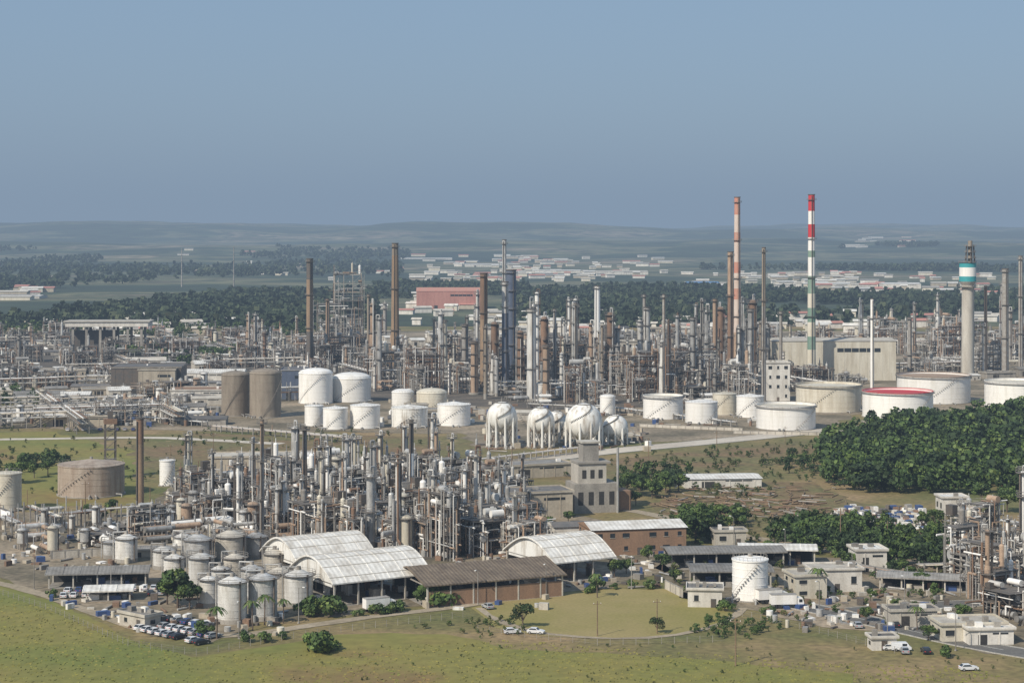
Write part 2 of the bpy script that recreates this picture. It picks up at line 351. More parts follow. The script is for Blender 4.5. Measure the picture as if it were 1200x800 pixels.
def m_stack(h,r0,r1,bands,plat=4):
    b=MB(); b.cyl(0,0,0,r0*1.5,h*.02+.5,'concrete',seg=16)
    z=h*.02+.5-0.1; tot=sum(w for _,w in bands); zz=z
    for m,w in bands:
        z2=zz+(h-z)*w/tot; ra=r0+(r1-r0)*(zz/h); rb=r0+(r1-r0)*(z2/h)
        b.tube((0,0,zz),(0,0,z2),ra,m,18,rb,cap=False); zz=z2
    b.deck(0,0,h-.3,r1*.75,r1*1.15,'steel_dk',seg=16,rail=None,th=.5); b.cyl(0,0,h-.8,r1*.8,.3,'interior_shade',seg=12)
    for k in range(plat):
        zp=h*(0.35+0.62*k/max(1,plat-1)) if plat>1 else h*.8
        rr=r0+(r1-r0)*zp/h
        b.deck(0,0,zp,rr,rr+1.1,'grating',seg=14)
    b.tube((0,-r0-.3,2),(0,-r1-.3,h-1),0.28,'steel_dk',4)
    return b
def m_column(h,r,mc,seed):
    rg=random.Random(seed); b=MB()
    sk=min(3.5,h*.12); b.cyl(0,0,0,r*1.08,sk,'concrete',seg=14)
    if rg.random()<.35:
        hm=h*rg.uniform(.45,.65); b.tube((0,0,sk),(0,0,hm),r,mc,14,cap=False); b.tube((0,0,hm),(0,0,hm+r),r,mc,14,r*.68,cap=False)
        b.tube((0,0,hm+r),(0,0,h),r*.68,mc,14,cap=False); b.dome(0,0,h,r*.68,r*.5,mc,14,3); rt=r*.68
    else:
        b.tube((0,0,sk),(0,0,h),r,mc,14,cap=False); b.dome(0,0,h,r,r*.6,mc,14,3); rt=r; hm=h*2
    z=sk+rg.uniform(3,6)
    while z<h-1:
        rr=(r if z<hm else rt); a0=rg.uniform(0,6.28)
        b.deck(0,0,z,rr+.02,rr+1.2,'grating',a0,a0+rg.uniform(2.5,6.2),seg=9); z+=rg.uniform(4,9)
    b.deck(0,0,h-.1,rt+.02,rt+1.2,'grating',seg=10)
    a=rg.uniform(3.3,6.1); b.box((r+.5)*math.cos(a),(r+.5)*math.sin(a),1,.6,.35,h-1,'steel_dk',a)
    for k in range(rg.randint(1,3)):
        a=rg.uniform(0,6.28); pr=rg.uniform(.15,.38); m=rg.choice(['silver','silver_lt','rust','silver']); zt=h*rg.uniform(.6,1.0); q=r+pr+.25
        if k==0:
            b.tube((0,0,h),(0,0,h+r+.8),pr,m,6); b.tube((0,0,h+r+.8),(q*math.cos(a),q*math.sin(a),h+r+.8),pr,m,6); zt=h+r+.8
        b.tube((q*math.cos(a),q*math.sin(a),zt),(q*math.cos(a),q*math.sin(a),2),pr,m,6)
        b.tube((q*math.cos(a),q*math.sin(a),2+k),(q*math.cos(a)+rg.uniform(3,7)*math.cos(a),q*math.sin(a)+rg.uniform(2,5)*math.sin(a),2+k),pr,m,6)
    return b
PM=['silver','silver_lt','silver','steel_lt','white_paint','rust_lt','rust','silver_lt','cream_paint','silver']
def m_frame(nx,ny,nf,bay,fh,tone,seed,dens=1.0):
    rg=random.Random(seed); b=MB(); W=nx*bay; E=ny*bay
    for i in range(nx+1):
        for j in range(ny+1):
            t=nf*fh*rg.choice([1,1,1,.8])+rg.choice([0,0,1.2])
            b.box(i*bay-W/2,j*bay-E/2,0,.38,.38,t,tone)
    for k in range(1,nf+1):
        z=k*fh
        for j in range(ny+1): b.box(0,j*bay-E/2,z-.5,W+.1,.22,.36,tone)
        for i in range(nx+1): b.box(i*bay-W/2,0,z-.52,.2,E+.12,.34,tone)
        if rg.random()<.7:
            a0=rg.choice([0,0,.25,-.25]); ww=(W+1.2)*(1 if a0==0 else .55); cx=a0*W
            b.box(cx,0,z,ww,E+1.2,.1,'grating')
            for sx in (-1,1):
                for hh in (.6,1.15):
                    b.box(cx+sx*ww/2,0,z+hh,.07,E+1.2,.07,tone); b.box(cx,sx*(E/2+.6),z+hh,ww-.1,.07,.065,tone)
            for q in range(int(ww/2)):
                b.box(cx-ww/2+.3+q*2,-E/2-.6,z+.12,.07,.075,1.0,tone)
    for k in range(0,nf+1):
        z=k*fh+(.15 if k else 0)
        for q in range(int(rg.randint(1,2+nx)*dens)):
            m=rg.choice(PM); x=rg.uniform(-W/2,W/2); y=rg.uniform(-E/2,E/2); t=rg.random()
            if t<.4:
                r=rg.uniform(.4,1.1); L=rg.uniform(3,bay*1.2); a=rg.choice([0,math.pi/2])
                dx,dy=math.cos(a)*L/2,math.sin(a)*L/2
                b.tube((x-dx,y-dy,z+r+.6),(x+dx,y+dy,z+r+.6),r,m,12); b.box(x-dx*.6,y-dy*.6,z,.4,.4,r+.4,'steel_lt'); b.box(x+dx*.6,y+dy*.6,z,.4,.4,r+.4,'steel_lt')
            elif t<.75:
                r=rg.uniform(.4,1.2); hh=rg.uniform(2,fh*1.5); b.cyl(x,y,z+.5,r,hh,m,seg=12); b.dome(x,y,z+.5+hh,r,r*.5,m,12,3)
                b.tube((x,y,z+hh),(x,y,z+hh+2.2),.15,m,6)
            else: b.box(x,y,z,rg.uniform(1,3),rg.uniform(1,3),rg.uniform(1,2.4),rg.choice(['steel_lt','white_paint','concrete','steel_dk']))
    for q in range(nx+ny+2):
        z=rg.randint(0,nf-1)*fh; i=rg.randint(0,nx-1); sy=rg.choice([-1,1]); x0=i*bay-W/2
        b.tube((x0,sy*(E/2+.25),z+.2),(x0+bay,sy*(E/2+.25),z+fh-.4),.11,tone,4)
        j=rg.randint(0,ny-1); y0=j*bay-E/2; b.tube((sy*(W/2+.25),y0,z+.2),(sy*(W/2+.25),y0+bay,z+fh-.4),.11,tone,4)
    for q in range(int((6+4*nx)*dens*1.4)):
        m=rg.choice(PM[:7]); r=rg.uniform(.1,.3); sx=rg.choice([-1,1])
        if rg.random()<.5: x=rg.uniform(-W/2,W/2); y=sx*(E/2+rg.uniform(.5,1.2))
        else: x=sx*(W/2+rg.uniform(.5,1.2)); y=rg.uniform(-E/2,E/2)
        z1=rg.uniform(.4,1.12)*nf*fh; z0=rg.choice([0,0,rg.uniform(0,z1*.6)])
        b.tube((x,y,z0),(x,y,z1),r,m,6)
        if rg.random()<.5: b.tube((x,y,z1),(x+rg.uniform(-bay,bay),y,z1),r,m,6)
        else: b.tube((x,y,z1),(x,-y*.3,z1),r,m,6)
    for q in range(int((4+3*nx)*dens*1.3)):
        m=rg.choice(PM[:7]); r=rg.uniform(.1,.28); z=rg.uniform(1,nf*fh); y=rg.uniform(-E/2-1,E/2+1); L=rg.uniform(.3,.7)*W; x=rg.uniform(-W/4,W/4)
        b.tube((x-L,y,z),(x+L,y,z),r,m,6)
    sx=W/2+1.6
    for k in range(nf):
        y0,y1=(-E/2,-E/2+min(E,5)) if k%2==0 else (-E/2+min(E,5),-E/2)
        for w in (-.5,.5): b.tube((sx+w,y0,k*fh),(sx+w,y1,(k+1)*fh),.11,tone,4)
        for t in range(8): b.box(sx,y0+(y1-y0)*t/8,k*fh+fh*t/8,.95,.3,.07,'grating')
        b.box(sx,y1,(k+1)*fh+.02,1.4,1.3,.1,'grating')
    for sy in (-E/2-.4,-E/2+min(E,5)+.4): b.box(sx+.5,sy,0,.2,.2,nf*fh,tone)
    return b
def m_rack(L,seed,lv=2,W=6):
    rg=random.Random(seed); b=MB(); n=int(L/7)
    for i in range(n+1):
        x=-L/2+i*L/n
        for y in (-W/2,W/2): b.box(x,y,0,.4,.4,4+2.6*lv,'steel_lt')
        for k in range(lv): b.box(x,0,4.5+2.6*k,.3,W+.9,.4,'steel_lt')
    for k in range(lv):
        y=-W/2+.5
        while y<W/2-.3:
            r=rg.uniform(.12,.34); m=rg.choice(PM); y+=r; b.tube((-L/2-1,y,4.92+2.6*k+r),(L/2+1,y,4.92+2.6*k+r),r,m,8); y+=r+rg.uniform(.1,.4)
            if rg.random()<.5:
                x=rg.uniform(-L/2,L/2); b.tube((x,y-r,4.9+2.6*k+r),(x,y-r,rg.choice([0,9,11])),r*.6,m,6)
    return b
def m_exch(seed):
    rg=random.Random(seed); b=MB(); n=rg.randint(2,4)
    for i in range(n):
        r=rg.uniform(.6,1.1); L=rg.uniform(6,9); y=i*3.2-n*1.6; m=rg.choice(['silver','silver_lt','white_paint','rust_lt'])
        for k in range(rg.randint(1,2)):
            z=1.8+k*3.0
            b.tube((-L/2,y,z),(L/2,y,z),r,m,14); b.tube((-L/2-.5,y,z),(-L/2,y,z),r*1.15,'steel_lt',14); b.tube((L/2,y,z),(L/2+1,y,z),r,m,14,r*.4)
            b.tube((L*.3,y,z),(L*.3,y,z+3),.2,'silver',6)
        for x in (-L*.3,L*.3): b.box(x,y,0,.6,r*1.7,1.4,'concrete')
    return b
def m_vessel(r,h,mc):
    b=MB()
    for i in range(4):
        a=math.pi/4+i*math.pi/2; b.cyl(r*.8*math.cos(a),r*.8*math.sin(a),0,.2,2.6,'steel_lt',seg=6)
    b.tube((0,0,1.0),(0,0,2.4),r*.3,mc,16,r,cap=True); b.tube((0,0,2.4),(0,0,2.4+h),r,mc,18,cap=False); b.dome(0,0,2.4+h,r,r*.45,mc,18,3)
    b.deck(0,0,2.2+h,r+.02,r+.9,'grating',seg=12); b.tube((r+.3,0,0),(r+.3,0,3+h),.2,'silver',6); b.tube((0,0,h+2.4),(0,0,h+r+3.4),.2,'silver',6)
    b.box(0,-r-.4,0,.5,.3,h+2.2,'steel_dk')
    return b
def m_silo(r,h,mc):
    b=MB(); b.cyl(0,0,0,r*1.03,1.2,'concrete',seg=24); b.tube((0,0,1.2),(0,0,h),r,mc,24,cap=False)
    for k in range(1,6): b.deck(0,0,h*k/6,r-.03,r+.06,mc,th=.08,seg=24,rail=None)
    b.tube((0,0,h),(0,0,h+r*.35),r*1.02,mc,24,r*.25); b.deck(0,0,h-.05,r+.05,r+.7,'grating',seg=16)
    b.cyl(0,0,h+r*.35-.05,.6,1,'steel_lt',seg=8); b.box(r*.72,-r*.75,.5,.5,.3,h,'steel_dk',-.8); b.tube((0,0,h+r*.35+.7),(-r-.5,0,h+r*.35+.7),.2,'silver',6); b.tube((-r-.5,0,h+r*.35+.7),(-r-.5,0,0),.2,'silver',6)
    return b
def m_bullet(r,L,mc):
    b=MB(); b.tube((-L/2,0,r+1.2),(L/2,0,r+1.2),r,mc,20,cap=False)
    for s in (-1,1): b.tube((s*L/2,0,r+1.2),(s*(L/2+r*.45),0,r+1.2),r,mc,20,r*.55)
    for x in (-L*.3,L*.3): b.box(x,0,0,.6,r*1.6,1.5,'concrete')
    b.box(0,0,2*r+1.25,L*.6,1.2,.1,'grating'); b.tube((0,0,2*r+1),(0,0,2*r+2.5),.25,'silver',6)
    return b
def m_building(w,d,h,wall='wall_white',roof='roof_grey',floors=2,seed=0,over=.5,win=True,gable=0):
    rg=random.Random(seed); b=MB(); b.cbox(0,0,0,w,d,h,wall)
    if gable:
        o=over; vs=[(-o,-o,h),(w+o,-o,h),(w+o,d+o,h),(-o,d+o,h),(-o,d/2,h+gable),(w+o,d/2,h+gable)]
        vs=[(x,y,z+.02) for x,y,z in vs]; b.add(vs,[(0,1,5,4),(2,3,4,5),(0,3,2,1)],roof); b.add(vs,[(3,0,4),(1,2,5)],wall)
    else:
        b.cbox(-over,-over,h,w+2*over,d+2*over,.3,'concrete_lt'); b.cbox(.3-over,.3-over,h+.3,w+2*over-.6,d+2*over-.6,.06,roof)
        for (x,y,sx,sy) in ((-over,-over,w+2*over,.25),(-over,d+over-.25,w+2*over,.25),(-over,-over+.25,.25,d+2*over-.5),(w+over-.25,-over+.25,.25,d+2*over-.5)): b.cbox(x,y,h+.3,sx,sy,.45,wall)
        for q in range(rg.randint(1,4)):
            b.box(rg.uniform(1,w-1),rg.uniform(1,d-1),h+.36,rg.uniform(.8,2),rg.uniform(.8,1.6),rg.uniform(.7,1.5),rg.choice(['steel_lt','white_paint','concrete']))
    if win:
        fh=h/floors
        for k in range(floors):
            z=k*fh+fh*.38
            n=max(1,int(w/4))
            for i in range(n):
                x=(i+.5)*w/n
                if k==0 and i==n//2: b.box(x,-.03,0.02,1.4,.1,2.3,'steel_dk'); continue
                if rg.random()<.25: continue
                b.box(x,-.02,z,rg.choice([1.2,1.5,2.2]),.08,fh*.33,'glass_dark'); b.box(x,-.09,z-.12,1.8,.16,.1,'concrete_lt')
            n=max(1,int(d/4))
            for i in range(n):
                y=(i+.5)*d/n
                for xx in (-.02,w+.02): b.box(xx,y,z,.08,1.5,fh*.33,'glass_dark')
    else:
        b.box(w*.3,-.03,.02,min(5,w*.2),.1,min(4.5,h*.7),'interior_shade')
        for i in range(int(w/5)): b.box(2.5+i*5,-.06,h*.05,.3,.12,h*.9,wall)
        b.box(w*.7,-.03,h*.72,w*.35,.08,h*.1,'glass_dark')
    return b
def m_shed(w,d,h,rise,roof,wall,arch=True,openfront=True):
    b=MB(); n=14 if arch else 2
    prof=[]
    for i in range(n+1):
        t=i/n; y=-.8+(d+1.6)*t
        z=h+(rise*math.sin(math.pi*t) if arch else rise*(1-abs(2*t-1)))
        prof.append((y,z))
    vs=[];fs=[]
    for x in (-.8,w+.8):
        for y,z in prof: vs.append((x,y,z))
    for x in (-.8,w+.8):
        for y,z in prof: vs.append((x,y,z-.35))
    m=n+1
    for i in range(n):
        fs+=[(i,m+i,m+i+1,i+1)]; fs+=[(2*m+i,2*m+i+1,3*m+i+1,3*m+i)]
        fs+=[(i,i+1,2*m+i+1,2*m+i),(m+i+1,m+i,3*m+i,3*m+i+1)]
    fs+=[(0,2*m,3*m,m),(n,m+n,3*m+n,2*m+n)]
    b.add(vs,fs,roof,False)
    k=int(w/4)
    for q in range(k+1):
        x=-.6+(w+1.2)*q/k
        for i in range(n): b.tube((x,prof[i][0],prof[i][1]+.02),(x,prof[i+1][0],prof[i+1][1]+.02),.09,roof,4,cap=False)
    if arch:
        for i in range(1,n,2): b.tube((-.8,prof[i][0],prof[i][1]+.03),(w+.8,prof[i][0],prof[i][1]+.03),.12,'concrete_lt',4,cap=False)
    for x in (.2,w-.2):
        e=[(x,y,z-.37) for y,z in prof[1:-1]]; y0=prof[1][0]
        low=h*.8
        poly=[(x,y0,low)]+e+[(x,prof[-2][0],low)]
        b.add(poly,[tuple(range(len(poly)))],wall)
    nc=max(2,int(w/6))
    for i in range(nc+1):
        x=.3+(w-.6)*i/nc
        for y in (.2,d-.2): b.box(x,y,0,.4,.4,h-.3,'concrete_lt')
        b.box(x,d/2,h-.6,.25,d-.5,.3,'steel_lt')
    b.cbox(.3,d-.35,0,w-.6,.25,h*.93,'interior_shade')
    if not openfront: b.cbox(.3,.1,0,w-.6,.25,h*.7,wall)
    b.cbox(0,0,0,w,d,.13,'concrete')
    rg=random.Random(int(w*10))
    for q in range(9):
        b.box(rg.uniform(2,w-2),rg.uniform(2,d-3),.14,rg.uniform(1,3.5),rg.uniform(1,3),rg.uniform(1,h*.5),rg.choice(['steel_dk','white_paint','rust','concrete','car_blue']))
    return b
def m_car(paint,van=False):
    b=MB(); w=.88
    prof=[(-2.1,.35),(2.1,.35),(2.15,.75),(1.5,.95),(.75,1.0),(.2,1.45),(-1.3,1.45),(-1.9,1.0),(-2.15,.9)] if not van else [(-2.4,.35),(2.3,.35),(2.35,.9),(1.9,1.15),(1.4,1.9),(1.2,2.0),(-2.35,2.0),(-2.4,1.9)]
    n=len(prof); vs=[(x,-w,z) for x,z in prof]+[(x,w,z) for x,z in prof]
    vs=[(x,y*(.82 if z>1.3 else 1),z) for x,y,z in vs]
    b.add(vs,[tuple(range(n)),tuple(reversed(range(n,2*n)))]+[(i,n+i,n+(i+1)%n,(i+1)%n) for i in range(n)],paint)
    if not van:
        for s in (-1,1): b.add([(.6,s*.885,1.02),(.12,s*.76,1.4),(-1.22,s*.76,1.4),(-1.75,s*.885,1.02)],[(0,1,2,3)],'glass_dark')
        b.add([(.75,-.78,1.03),(.75,.78,1.03),(.24,.66,1.44),(.24,-.66,1.44)],[(0,1,2,3)],'glass_dark')
        b.add([(-1.93,-.78,1.03),(-1.93,.78,1.03),(-1.36,.66,1.44),(-1.36,-.66,1.44)],[(0,3,2,1)],'glass_dark')
    else:
        b.add([(1.93,-.8,1.18),(1.93,.8,1.18),(1.46,.7,1.85),(1.46,-.7,1.85)],[(0,1,2,3)],'glass_dark')
        for s in (-1,1): b.box(.7,s*.8,1.2,1.1,.12,.55,'glass_dark')
    for x in (-1.35,1.35):
        for s in (-1,1): b.tube((x,s*.7,.34),(x,s*.93,.34),.34,'rubber',12); b.tube((x,s*.93,.34),(x,s*.95,.34),.18,'silver',8)
    for s in (-1,1): b.box(2.13,s*.6,.62,.1,.35,.16,'white_paint'); b.box(-2.13,s*.6,.68,.1,.3,.16,'red_paint')
    return b
def m_truck(paint):
    b=MB(); b.box(0,0,.75,8.4,.9,.3,'steel_dk')
    pr=[(2.6,.6),(4.3,.6),(4.35,1.6),(4.0,2.7),(2.6,2.8)]; n=5; vs=[(x,-1.15,z) for x,z in pr]+[(x,1.15,z) for x,z in pr]
    b.add(vs,[tuple(range(n)),tuple(reversed(range(n,2*n)))]+[(i,n+i,n+(i+1)%n,(i+1)%n) for i in range(n)],paint)
    b.add([(4.37,-1,1.65),(4.37,1,1.65),(4.06,1,2.6),(4.06,-1,2.6)],[(0,1,2,3)],'glass_dark')
    for s in (-1,1): b.box(3.5,s*1.14,1.6,.9,.08,.8,'glass_dark')
    b.box(-1,0,1.1,6.8,2.45,2.5,'white_paint'); b.box(-1,0,3.6,6.9,2.55,.08,'steel_lt')
    for x in (-3.3,-2.1,3.4):
        for s in (-1,1): b.tube((x,s*.8,.5),(x,s*1.2,.5),.5,'rubber',12)
    return b
def m_lamp(h=9):
    b=MB(); b.box(0,0,0,.5,.5,.3,'concrete'); b.tube((0,0,.3),(0,0,h),.13,'steel_lt',6,.08); b.tube((0,0,h),(1.6,0,h+.4),.07,'steel_lt',5); b.box(1.9,0,h+.33,.9,.35,.15,'white_paint'); return b
def m_pole(h=10):
    b=MB(); b.tube((0,0,0),(0,0,h),.18,'timber',6,.13); b.box(0,0,h-1,2.4,.15,.15,'timber')
    for x in (-1,0,1): b.cyl(x,0,h-.85,.07,.3,'white_paint',seg=5)
    return b

# ---------------------------------------------------------------- named stacks
def st(name,u,v,vt,wpx,bands,plat=3,taper=.75):
    s=S(v); h=(v-vt)*s; r=wpx*s/2; x,y=G(u,v)
    return put(name,m_stack(h,r/ (0.5+taper/2),r*taper/(0.5+taper/2),bands,plat),x,y,0,R.uniform(-.5,.5))
st('chimney_stack',363,428,303,8,[('steel_dk',3),('brown_stack',5),('steel_dk',2)],3,.95)
st('chimney_stack',463,442,285,9,[('brown_stack',10),('tan_paint',1)],3,.7)
st('chimney_stack',567,458,320,9,[('brown_stack',6),('rust',4)],3,.95)
st('steel_chimney',591,446,281,5,[('steel_lt',8),('silver',5)],4,.9)
st('distillation_tower',599,452,316,12,[('steel_blue',10)],5,.95)
st('distillation_tower',592,456,330,8,[('steel_blue',7),('silver',3)],4,.95)
st('striped_chimney',864,446,231,8,[('rust_lt',4),('pink_faded',3),('orange_faded',1.0),('pink_faded',1.4),('orange_faded',1.0),('pink_faded',1.8),('orange_faded',.9),('pink_faded',1.6),('orange_faded',1.6)],4,.75)
st('chimney_stack',856,448,295,7,[('rust',6),('rust_lt',3)],3,.9)
st('steel_chimney',895,474,290,5,[('steel_lt',8),('tan_paint',5)],3,.8)
st('striped_chimney',951,448,228,9,[('cream_paint',2.6),('green_paint',1.2),('cream_paint',1.3),('green_paint',1.3),('cream_paint',1.3),('green_paint',1.6),('white_paint',1.7),('green_paint',.6),('white_paint',1.2),('red_paint',1.2),('white_paint',1.2),('red_paint',1.5)],4,.72)
st('steel_chimney',1022,466,350,4,[('white_paint',8)],1,.9)
st('steel_chimney',1178,440,315,8,[('steel_lt',8)],3,.9)
st('steel_chimney',1196,440,300,5,[('steel_lt',8)],3,.9)
st('chimney_stack',164,603,490,9,[('brown_stack',8),('rust',3)],0,.9)
st('steel_chimney',307,636,492,5,[('steel_lt',8),('rust_lt',2)],3,.8)
st('steel_chimney',357,618,500,6,[('rust_lt',4),('steel_lt',2)],2,.8)
st('steel_chimney',482,612,492,6,[('silver',4),('white_paint',2),('steel_dk',3)],2,.8)
for u,v,vt,w,m in ((675,462,355,4,'steel_lt'),(650,456,362,4,'silver'),(778,470,345,4,'steel_lt'),(755,440,345,4,'steel_lt'),(838,455,350,6,'rust_lt'),(700,436,335,7,'white_paint'),(915,460,365,4,'steel_lt'),(623,470,362,11,'silver_lt'),(1066,440,372,5,'steel_lt'),(432,430,345,4,'tan_paint'),(1155,440,335,4,'rust_lt'),(384,425,350,5,'rust_lt')):
    st('steel_chimney',u,v,vt,w,[(m,8)],2,.85)
for u,v,vt,w,m in ((758,450,360,8,'silver_lt'),(722,455,385,9,'silver_lt'),(520,440,375,8,'cream_paint'),(545,445,380,8,'steel_lt'),(812,460,372,7,'silver'),(880,458,362,7,'silver'),(556,462,400,9,'rust_lt'),(640,470,405,8,'rust_lt')):
    st('distillation_tower',u,v,vt,w,[(m,8)],4,.92)
for u,t in ((213,291),(274,289)):
    s=S(336); x,y=G(u,336); b=MB(); hh=(336-t)*s
    b.tube((0,0,0),(0,0,hh),1.6,'steel_lt',4,.8)
    for k in range(6): b.deck(0,0,hh*(k+1)/6-1,1,2.0,'steel_lt',seg=8,rail=None)
    put('radio_mast',b,x,y)
s=S(442); x,y=G(1134,442); b=MB(); h=(442-282)*s; r=7.5*s
b.cyl(0,0,0,r*1.2,2,'concrete'); b.tube((0,0,2),(0,0,62),r*.98,'concrete_lt',28,r*.9,cap=False)
b.tube((0,0,62),(0,0,64.5),r*.9,'concrete_lt',28,r*1.3,cap=True); b.tube((0,0,64.5),(0,0,68),r*1.3,'teal_paint',28,cap=False); b.tube((0,0,68),(0,0,74),r*1.3,'white_paint',28,cap=False); b.tube((0,0,74),(0,0,77),r*1.3,'teal_paint',28)
b.deck(0,0,61,r,r*1.5,'grating',seg=24); b.deck(0,0,77.2,r*.5,r*1.45,'grating',seg=24)
for i in range(6):
    a=i*math.pi/3; b.tube((r*.8*math.cos(a)+2,r*.8*math.sin(a),77.3),(r*.6*math.cos(a)+2,r*.6*math.sin(a),h-3),.35,'steel_dk',5)
for k in range(3): b.deck(2,0,80+k*4,.5,r*.95,'grating',seg=12)
b.tube((2,0,77.3),(2,0,h),1.5,'tan_paint',10); b.tube((r+.5,0,1),(r+.5,0,61),.5,'silver',6)
put('concrete_flare_tower',b,x,y,0,.4)

# ---------------------------------------------------------------- tanks
occ=[]
def tank(u,v,w,vt,roof,body,rim=None):
    s=S(v); r=w*s/2; h=(v-vt)*s; d=D(v)+r; x=(u-600)/F*d
    occ.append((x,d,r)); put('storage_tank',m_tank(r,h,body,roof,rim,int(u)),x,d,0)
for t in [(276,488,33,440,'dome','tan_paint'),(311,490,37,438,'dome','tan_paint'),(370,474,40,438,'dome','white_paint'),(412,472,46,444,'dome','white_paint'),
 (368,500,22,476,'cone','white_paint'),(393,504,29,479,'cone','white_paint'),(428,503,35,476,'cone','white_paint'),(472,478,26,460,'dome','white_paint'),(480,502,43,479,'cone','white_stained'),
 (506,480,36,461,'dome','cream_paint'),(532,500,39,475,'cone','white_paint'),(777,492,47,465,'float','white_paint'),(822,497,38,472,'cone','white_paint'),(849,487,28,462,'cone','cream_paint'),
 (879,490,32,465,'cone','white_paint'),(921,505,70,477,'float','white_paint'),(971,484,77,453,'float','cream_paint'),(1052,492,83,461,'float','white_paint','red_paint'),
 (1094,474,86,442,'float','white_paint','rust_lt'),(1192,480,76,449,'float','white_paint'),(107,584,78,548,'cone','rusty_tan'),(879,706,42,658,'cone','white_paint'),
 (196,570,18,540,'cone','white_paint'),(712,486,18,465,'dome','white_paint'),(632,470,16,450,'cone','white_stained'),(8,600,34,556,'cone','cream_paint'),(648,604,20,582,'dome','cream_paint')]:
    tank(*t)
for u,v,rp,vt in ((588,526,18,472),(634,526,16,478),(652,520,13,482),(685,526,22,474),(722,522,15,487)):
    s=S(v); r=rp*s; x,y=G(u,v); occ.append((x,y+r,r)); put('spherical_gas_tank',m_sphere(r,(v-vt)*s-r),x,y+r,0,R.uniform(-.4,.6))
b=MB()
for x_ in (-2,2):
    for y_ in (-2,2): b.box(x_,y_,0,.5,.5,24,'steel_dk')
for k in range(6): b.box(0,0,4*k+3.6,4.6,4.6,.2,'grating'); b.tube((-2,-2.3,4*k),(2,-2.3,4*k+3.5),.15,'steel_dk',4)
b.box(0,0,22,5,5,2,'rust'); b.box(0,0,24.1,2,2,3,'steel_dk'); x,y=G(106,575); put('conveyor_tower',b,x,y+36,0,.3)

# ---------------------------------------------------------------- process plant fill
def free(x,y,r):
    for a,b_,c in occ:
        if (a-x)**2+(b_-y)**2<(c+r)**2: return False
    return True
CM=['silver','silver_lt','rust_lt','cream_paint','steel_lt','silver_lt','white_paint','tan_paint','silver','rust','silver','steel_lt']
colm=[]
for i in range(18):
    h=R.uniform(18,48); r=R.uniform(.6,1.8); colm.append((m_column(h,r,CM[i%12],i).mesh('distillation_column'),h))
coln=[]
for i in range(12):
    h=R.uniform(9,26); r=R.uniform(.35,1.05); coln.append((m_column(h,r,['silver','silver_lt','white_paint','rust_lt','cream_paint','silver_lt'][i%6],40+i).mesh('distillation_column'),h))
frm=[];frn=[]
for i in range(16):
    nx,ny,nf=R.randint(1,4),R.randint(1,2),R.randint(2,6); bay=R.choice([5,6,7])
    frm.append((m_frame(nx,ny,nf,bay,R.choice([4,4.5,5]),R.choice(['steel_lt','steel_lt','steel_dk','concrete','rust']),i).mesh('steel_process_structure'),nx*bay*.5+2,nf*4.5))
for i in range(12):
    nx,ny,nf=R.randint(1,3),R.randint(1,2),R.randint(2,6); bay=R.choice([3.5,4,4.5])
    frn.append((m_frame(nx,ny,nf,bay,R.choice([3.2,3.6,4]),R.choice(['steel_lt','silver','steel_lt','steel_dk','concrete_lt']),60+i,1.2).mesh('steel_process_structure'),nx*bay*.5+2,nf*3.6))
rck=[m_rack(L,i).mesh('pipe_rack') for i,L in enumerate((28,42,56,70))]
rcs=[m_rack(L,10+i,1,4).mesh('pipe_rack') for i,L in enumerate((14,21,28))]
exm=[m_exch(i).mesh('heat_exchanger_bank') for i in range(5)]
vsm=[m_vessel(R.uniform(1.0,2.2),R.uniform(4,10),m).mesh('process_vessel') for m in ('silver','white_paint','silver_lt','cream_paint','rust_lt','white_stained')]
bul=[m_bullet(R.uniform(1.1,1.7),R.uniform(8,14),m).mesh('horizontal_tank') for m in ('white_paint','silver','cream_paint')]
